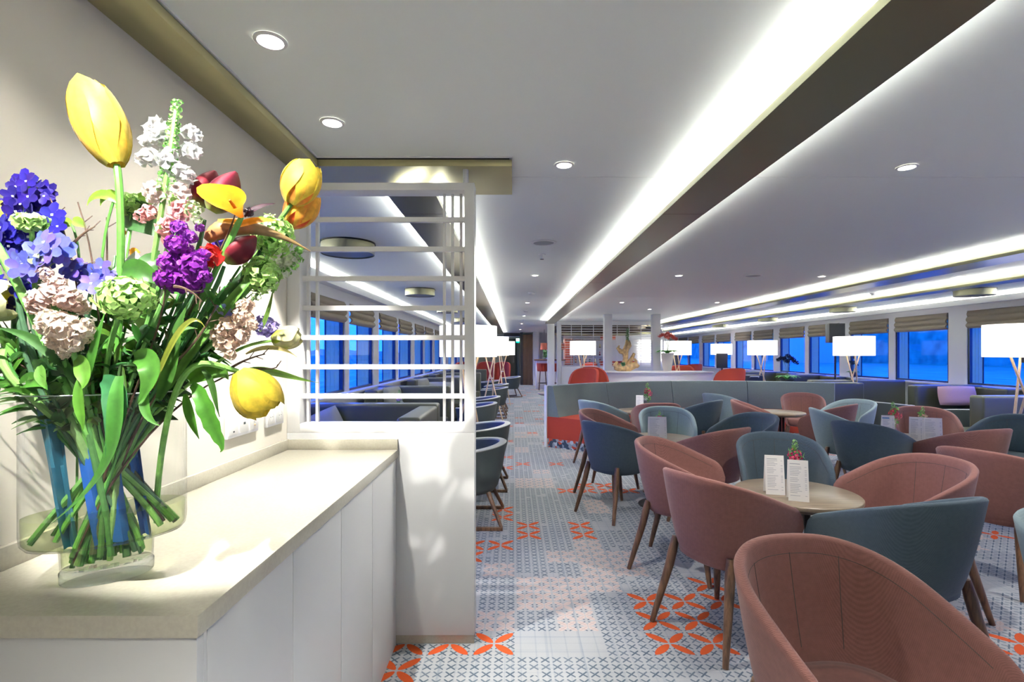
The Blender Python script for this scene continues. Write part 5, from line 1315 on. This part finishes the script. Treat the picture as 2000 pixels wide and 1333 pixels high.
t = FT('broad_leaf', 'pale green serrated leaves at the top left of the bouquet', 'leaf')
for q in ([(230, 395, 1.05), (210, 372, 1.04), (178, 378, 1.05), (170, 402, 1.05)], [(228, 382, 1.05), (215, 375, 1.05), (200, 385, 1.05), (196, 402, 1.05)], [(142, 440, 1.0), (125, 430, 1.0), (110, 440, 1.0)], [(142, 430, 1.0), (158, 434, 1.0), (168, 446, 1.0)], [(270, 385, 1.1), (290, 378, 1.1), (300, 400, 1.1)]): leaf(t, q, .010, (.20, .50, .08), n=10)
b = MB(); b.tube([p-t.location for p in bez([vl(-.02, .02, .1), vl(-.02, .02, .38), at(190, 560, 1.05), at(195, 460, 1.05), at(225, 385, 1.05)], 14)], .0025, n=6, col=GR).tube([p-t.location for p in bez([vl(-.05, .0, .1), vl(-.05, .0, .38), at(165, 560, 1.0), at(160, 480, 1.0), at(140, 438, 1.0)], 14)], .0022, n=6, col=GR); b.build('stem', 'stem', t, smooth=True)
t = FT('broad_leaf', 'large dark leaf behind the snapdragon', 'leaf')
leaf(t, [(235, 425, 1.12), (275, 410, 1.10), (310, 445, 1.10), (330, 470, 1.10)], .034, (.03, .13, .05), n=14); leaf(t, [(330, 520, 1.05), (290, 500, 1.03), (270, 540, 1.02), (262, 590, 1.0)], .024, (.04, .18, .05), n=14)
leaf(t, [(240, 530, .99), (262, 518, .97), (300, 535, .97), (312, 560, .98)], .020, (.05, .22, .05), n=14)
# --- twigs
def twig(label, paths, nu):
    t = FT('bare_twig', label, 'twig'); b = MB(); f0, f1 = feet(nu); first = True
    for p in paths:
        q = [at(*c) for c in p]
        if first: q = [f0, f1, vl(nu, .0, .38)]+q; first = False
        pts = bez(q, 16); n = len(pts); b.tube([v_-t.location for v_ in pts], [.0030*(1-i/n*.65) for i in range(n)], n=6)
        if len(p) > 2:
            for k in range(6, n-1, 3):
                d = (pts[k]-pts[k-1]).normalized(); o_ = d.orthogonal()*(1 if k % 2 else -1); e_ = pts[k]+(d*.6+o_*.5)*.022; b.tube([pts[k]-t.location, e_-t.location], [.0012, .0008], n=5)
    b.build('branch', 'bark', t, smooth=True)
twig('dark bare twig rising left of the tall tulip', [[(200, 650, 1.0), (195, 520, 1.0), (152, 395, 1.0)]], -.02)
twig('thin branching twig between the larkspurs', [[(170, 640, .98), (150, 540, .99), (140, 470, .99), (98, 388, .99)], [(140, 480, .99), (160, 455, .99), (185, 443, .99)], [(120, 500, .98), (170, 525, .98), (185, 515, .98)]], -.04)
twig('straight brown twig behind the tall tulip stem', [[(205, 600, 1.06), (212, 480, 1.06), (208, 425, 1.06)]], .0)
twig('brown twigs running from the vase to the lower right of the bouquet', [[(300, 740, 1.0), (400, 660, 1.03), (470, 590, 1.05), (510, 560, 1.08)], [(330, 720, 1.0), (420, 640, 1.0), (430, 560, 1.02)]], .06)
twig('fine curved twigs in front of the purple stock', [[(330, 640, .97), (340, 560, .95), (310, 520, .95)], [(340, 560, .95), (370, 560, .95), (395, 590, .96)]], .03)
twig('thin twigs around the drooping tulip', [[(440, 700, 1.06), (500, 710, 1.08), (540, 735, 1.1), (543, 712, 1.1)], [(450, 720, 1.06), (480, 700, 1.07), (518, 692, 1.08)]], .08)
twig('dark twig standing up beside the orange trumpet', [[(440, 500, 1.0), (455, 440, 1.0), (464, 402, 1.0)]], .05)
twig('dry twigs reaching out over the left rim', [[(60, 720, .97), (30, 690, .97), (-10, 700, .97)], [(40, 700, .97), (10, 760, .98)]], -.08)
# --- greenery mass
def sprig(label, tipx, tipy, y, nu, nv, col, n=18, L=30, wd=.007, side=None):
    t = FT('greenery_sprig', label, 'foliage'); pts = stem(t, at(tipx, tipy, y), nu, nv, .0026, tuple(c*1.0 for c in col), n=22); b = MB()
    for k in range(n):
        i = 11+int((len(pts)-12)*k/n); p = pts[i]; d = (pts[min(i+1, len(pts)-1)]-pts[i-1]).normalized(); a = rb.random()*6.28; o_ = d.orthogonal(); o_.rotate(Matrix.Rotation(a, 3, d))
        l = L/1000*(.7+.7*rb.random()); e_ = p+(d*.55+o_*.8)*l; m_ = p.lerp(e_, .5)+Vector((0, 0, .2*l)); cc = tuple(c*(.6+.8*rb.random()) for c in col)
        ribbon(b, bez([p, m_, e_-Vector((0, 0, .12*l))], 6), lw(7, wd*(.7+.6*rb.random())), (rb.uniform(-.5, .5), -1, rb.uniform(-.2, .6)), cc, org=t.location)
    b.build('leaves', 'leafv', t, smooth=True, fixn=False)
SP = [(20, 700, .97, -.12), (60, 660, 1.02, -.11), (5, 640, 1.0, -.13), (110, 720, .95, -.09), (90, 610, 1.05, -.08), (150, 700, .97, -.06), (180, 620, 1.03, -.05), (215, 660, .98, -.03), (240, 650, 1.02, .0), (270, 560, 1.08, .0),
      (290, 640, .99, .02), (330, 590, 1.03, .03), (350, 640, .98, .05), (380, 610, 1.02, .06), (405, 690, 1.0, .09), (430, 600, 1.06, .08), (400, 560, 1.08, .06), (470, 520, 1.1, .09), (440, 560, 1.0, .07), (360, 700, 1.02, .10),
      (320, 690, .96, .06), (250, 710, .95, -.02), (190, 690, 1.06, -.04), (130, 590, 1.08, -.06), (310, 490, 1.1, .02), (390, 480, 1.1, .05), (35, 560, 1.04, -.12), (225, 500, 1.1, -.01), (480, 580, 1.12, .1), (0, 740, 1.0, -.13), (100, 640, 1.08, -.09), (160, 650, 1.1, -.05), (230, 600, 1.12, -.01), (300, 660, 1.1, .03), (370, 650, 1.1, .06), (440, 660, 1.1, .09), (50, 600, 1.02, -.11), (340, 540, 1.12, .03)]
names = ['at the far left', 'left of the lower peach stock', 'touching the left edge', 'over the left rim', 'behind the upper peach stock', 'in front of the vase rim, left', 'between peach stock and lime ball', 'left under the lime ball', 'under the large lime ball', 'behind the white card',
 'right of the large lime ball', 'below the purple stock', 'in front, below the purple stock', 'right of the purple stock', 'over the right rim', 'behind the faded peach stock', 'above the faded peach stock', 'reaching up by the beaked spathe', 'in front of the second lime ball', 'low over the right rim',
 'front centre right, over the rim', 'front centre, over the rim', 'behind the vase rim, left', 'behind the lavender larkspur', 'behind the purple stock', 'under the dark red buds', 'behind the violet-blue larkspur', 'behind the tall tulip stem', 'below the lower lime ball', 'lowest at the left edge', 'deep inside, left', 'deep inside, left of centre', 'deep inside the centre', 'deep inside, right of centre', 'deep inside, right', 'deep inside behind the faded stock', 'behind the deep blue florets', 'deep inside behind the purple stock']
for (x, y, yy, nu), nm_ in zip(SP, names):
    c = [(.035, .13, .035), (.05, .20, .04), (.03, .11, .05), (.08, .26, .05)][rb.randrange(4)]
    sprig('dark green leafy sprig '+nm_, x, y, yy, nu, rb.uniform(-.05, .04), c, n=26, L=rb.choice([24, 34, 46]), wd=rb.choice([.004, .007, .011]))
# long strap leaves rising through the right side
for q, (lab, pts_, w_, c) in enumerate((('long strap leaf rising under the right tulips', [(330, 760, 1.0), (400, 640, 1.02), (500, 530, 1.06), (545, 485, 1.08)], .011, (.10, .32, .08)), ('dark strap leaf in the right half of the bouquet', [(350, 740, 1.02), (420, 600, 1.05), (470, 560, 1.08), (520, 470, 1.1)], .016, (.03, .14, .05)),
        ('strap leaf fanning left over the rim', [(160, 760, .97), (110, 680, .96), (60, 650, .95), (-10, 640, .95)], .012, (.05, .20, .07)), ('upright strap leaf in front of the lime ball stem', [(150, 800, .95), (170, 740, .93), (190, 660, .93), (205, 610, .94)], .010, (.06, .28, .06)),
        ('wide strap leaf behind the folded leaf', [(310, 780, .98), (345, 720, .97), (330, 660, .97), (370, 590, .98)], .016, (.05, .20, .05)), ('arched olive strap leaf near the purple stock', [(300, 760, .97), (340, 640, .95), (380, 600, .95), (400, 640, .96)], .006, (.22, .34, .07)))):
    t = FT('strap_leaf', lab, 'leaf'); leaf(t, pts_, w_, c, n=18)
# extra bare stems inside the vase, cut ends in the foot
for k in range(16):
    t = FT('cut_greenery', 'thick green cut stalk standing in the vase water, ' + ['far left', 'second from left', 'third from left', 'left of centre', 'near left front', 'near front', 'centre', 'behind centre', 'right of centre', 'near right front', 'third from right', 'second from right', 'far right', 'rear left', 'rear right', 'leaning hard right'][k], 'flower stem')
    u = -.125+.25*k/15; stem(t, vl(u*1.25, rb.uniform(-.03, .03), .47), u, rb.uniform(-.05, .05), rb.uniform(.0045, .0075), rb.choice([(.14, .34, .07), (.20, .42, .10), (.08, .22, .06), (.24, .40, .14)]), n=12)
for k in range(14):
    t = FT('cut_greenery', 'dark green cut stalk crowded in the middle of the vase, one of many alike', 'flower stem')
    u = -.07+.14*k/13; stem(t, vl(u*1.3, rb.uniform(-.04, .04), .46), u, rb.uniform(-.05, .05), rb.uniform(.004, .006), rb.choice([(.05, .16, .04), (.03, .10, .03), (.08, .20, .05), (.10, .12, .05)]), n=12)
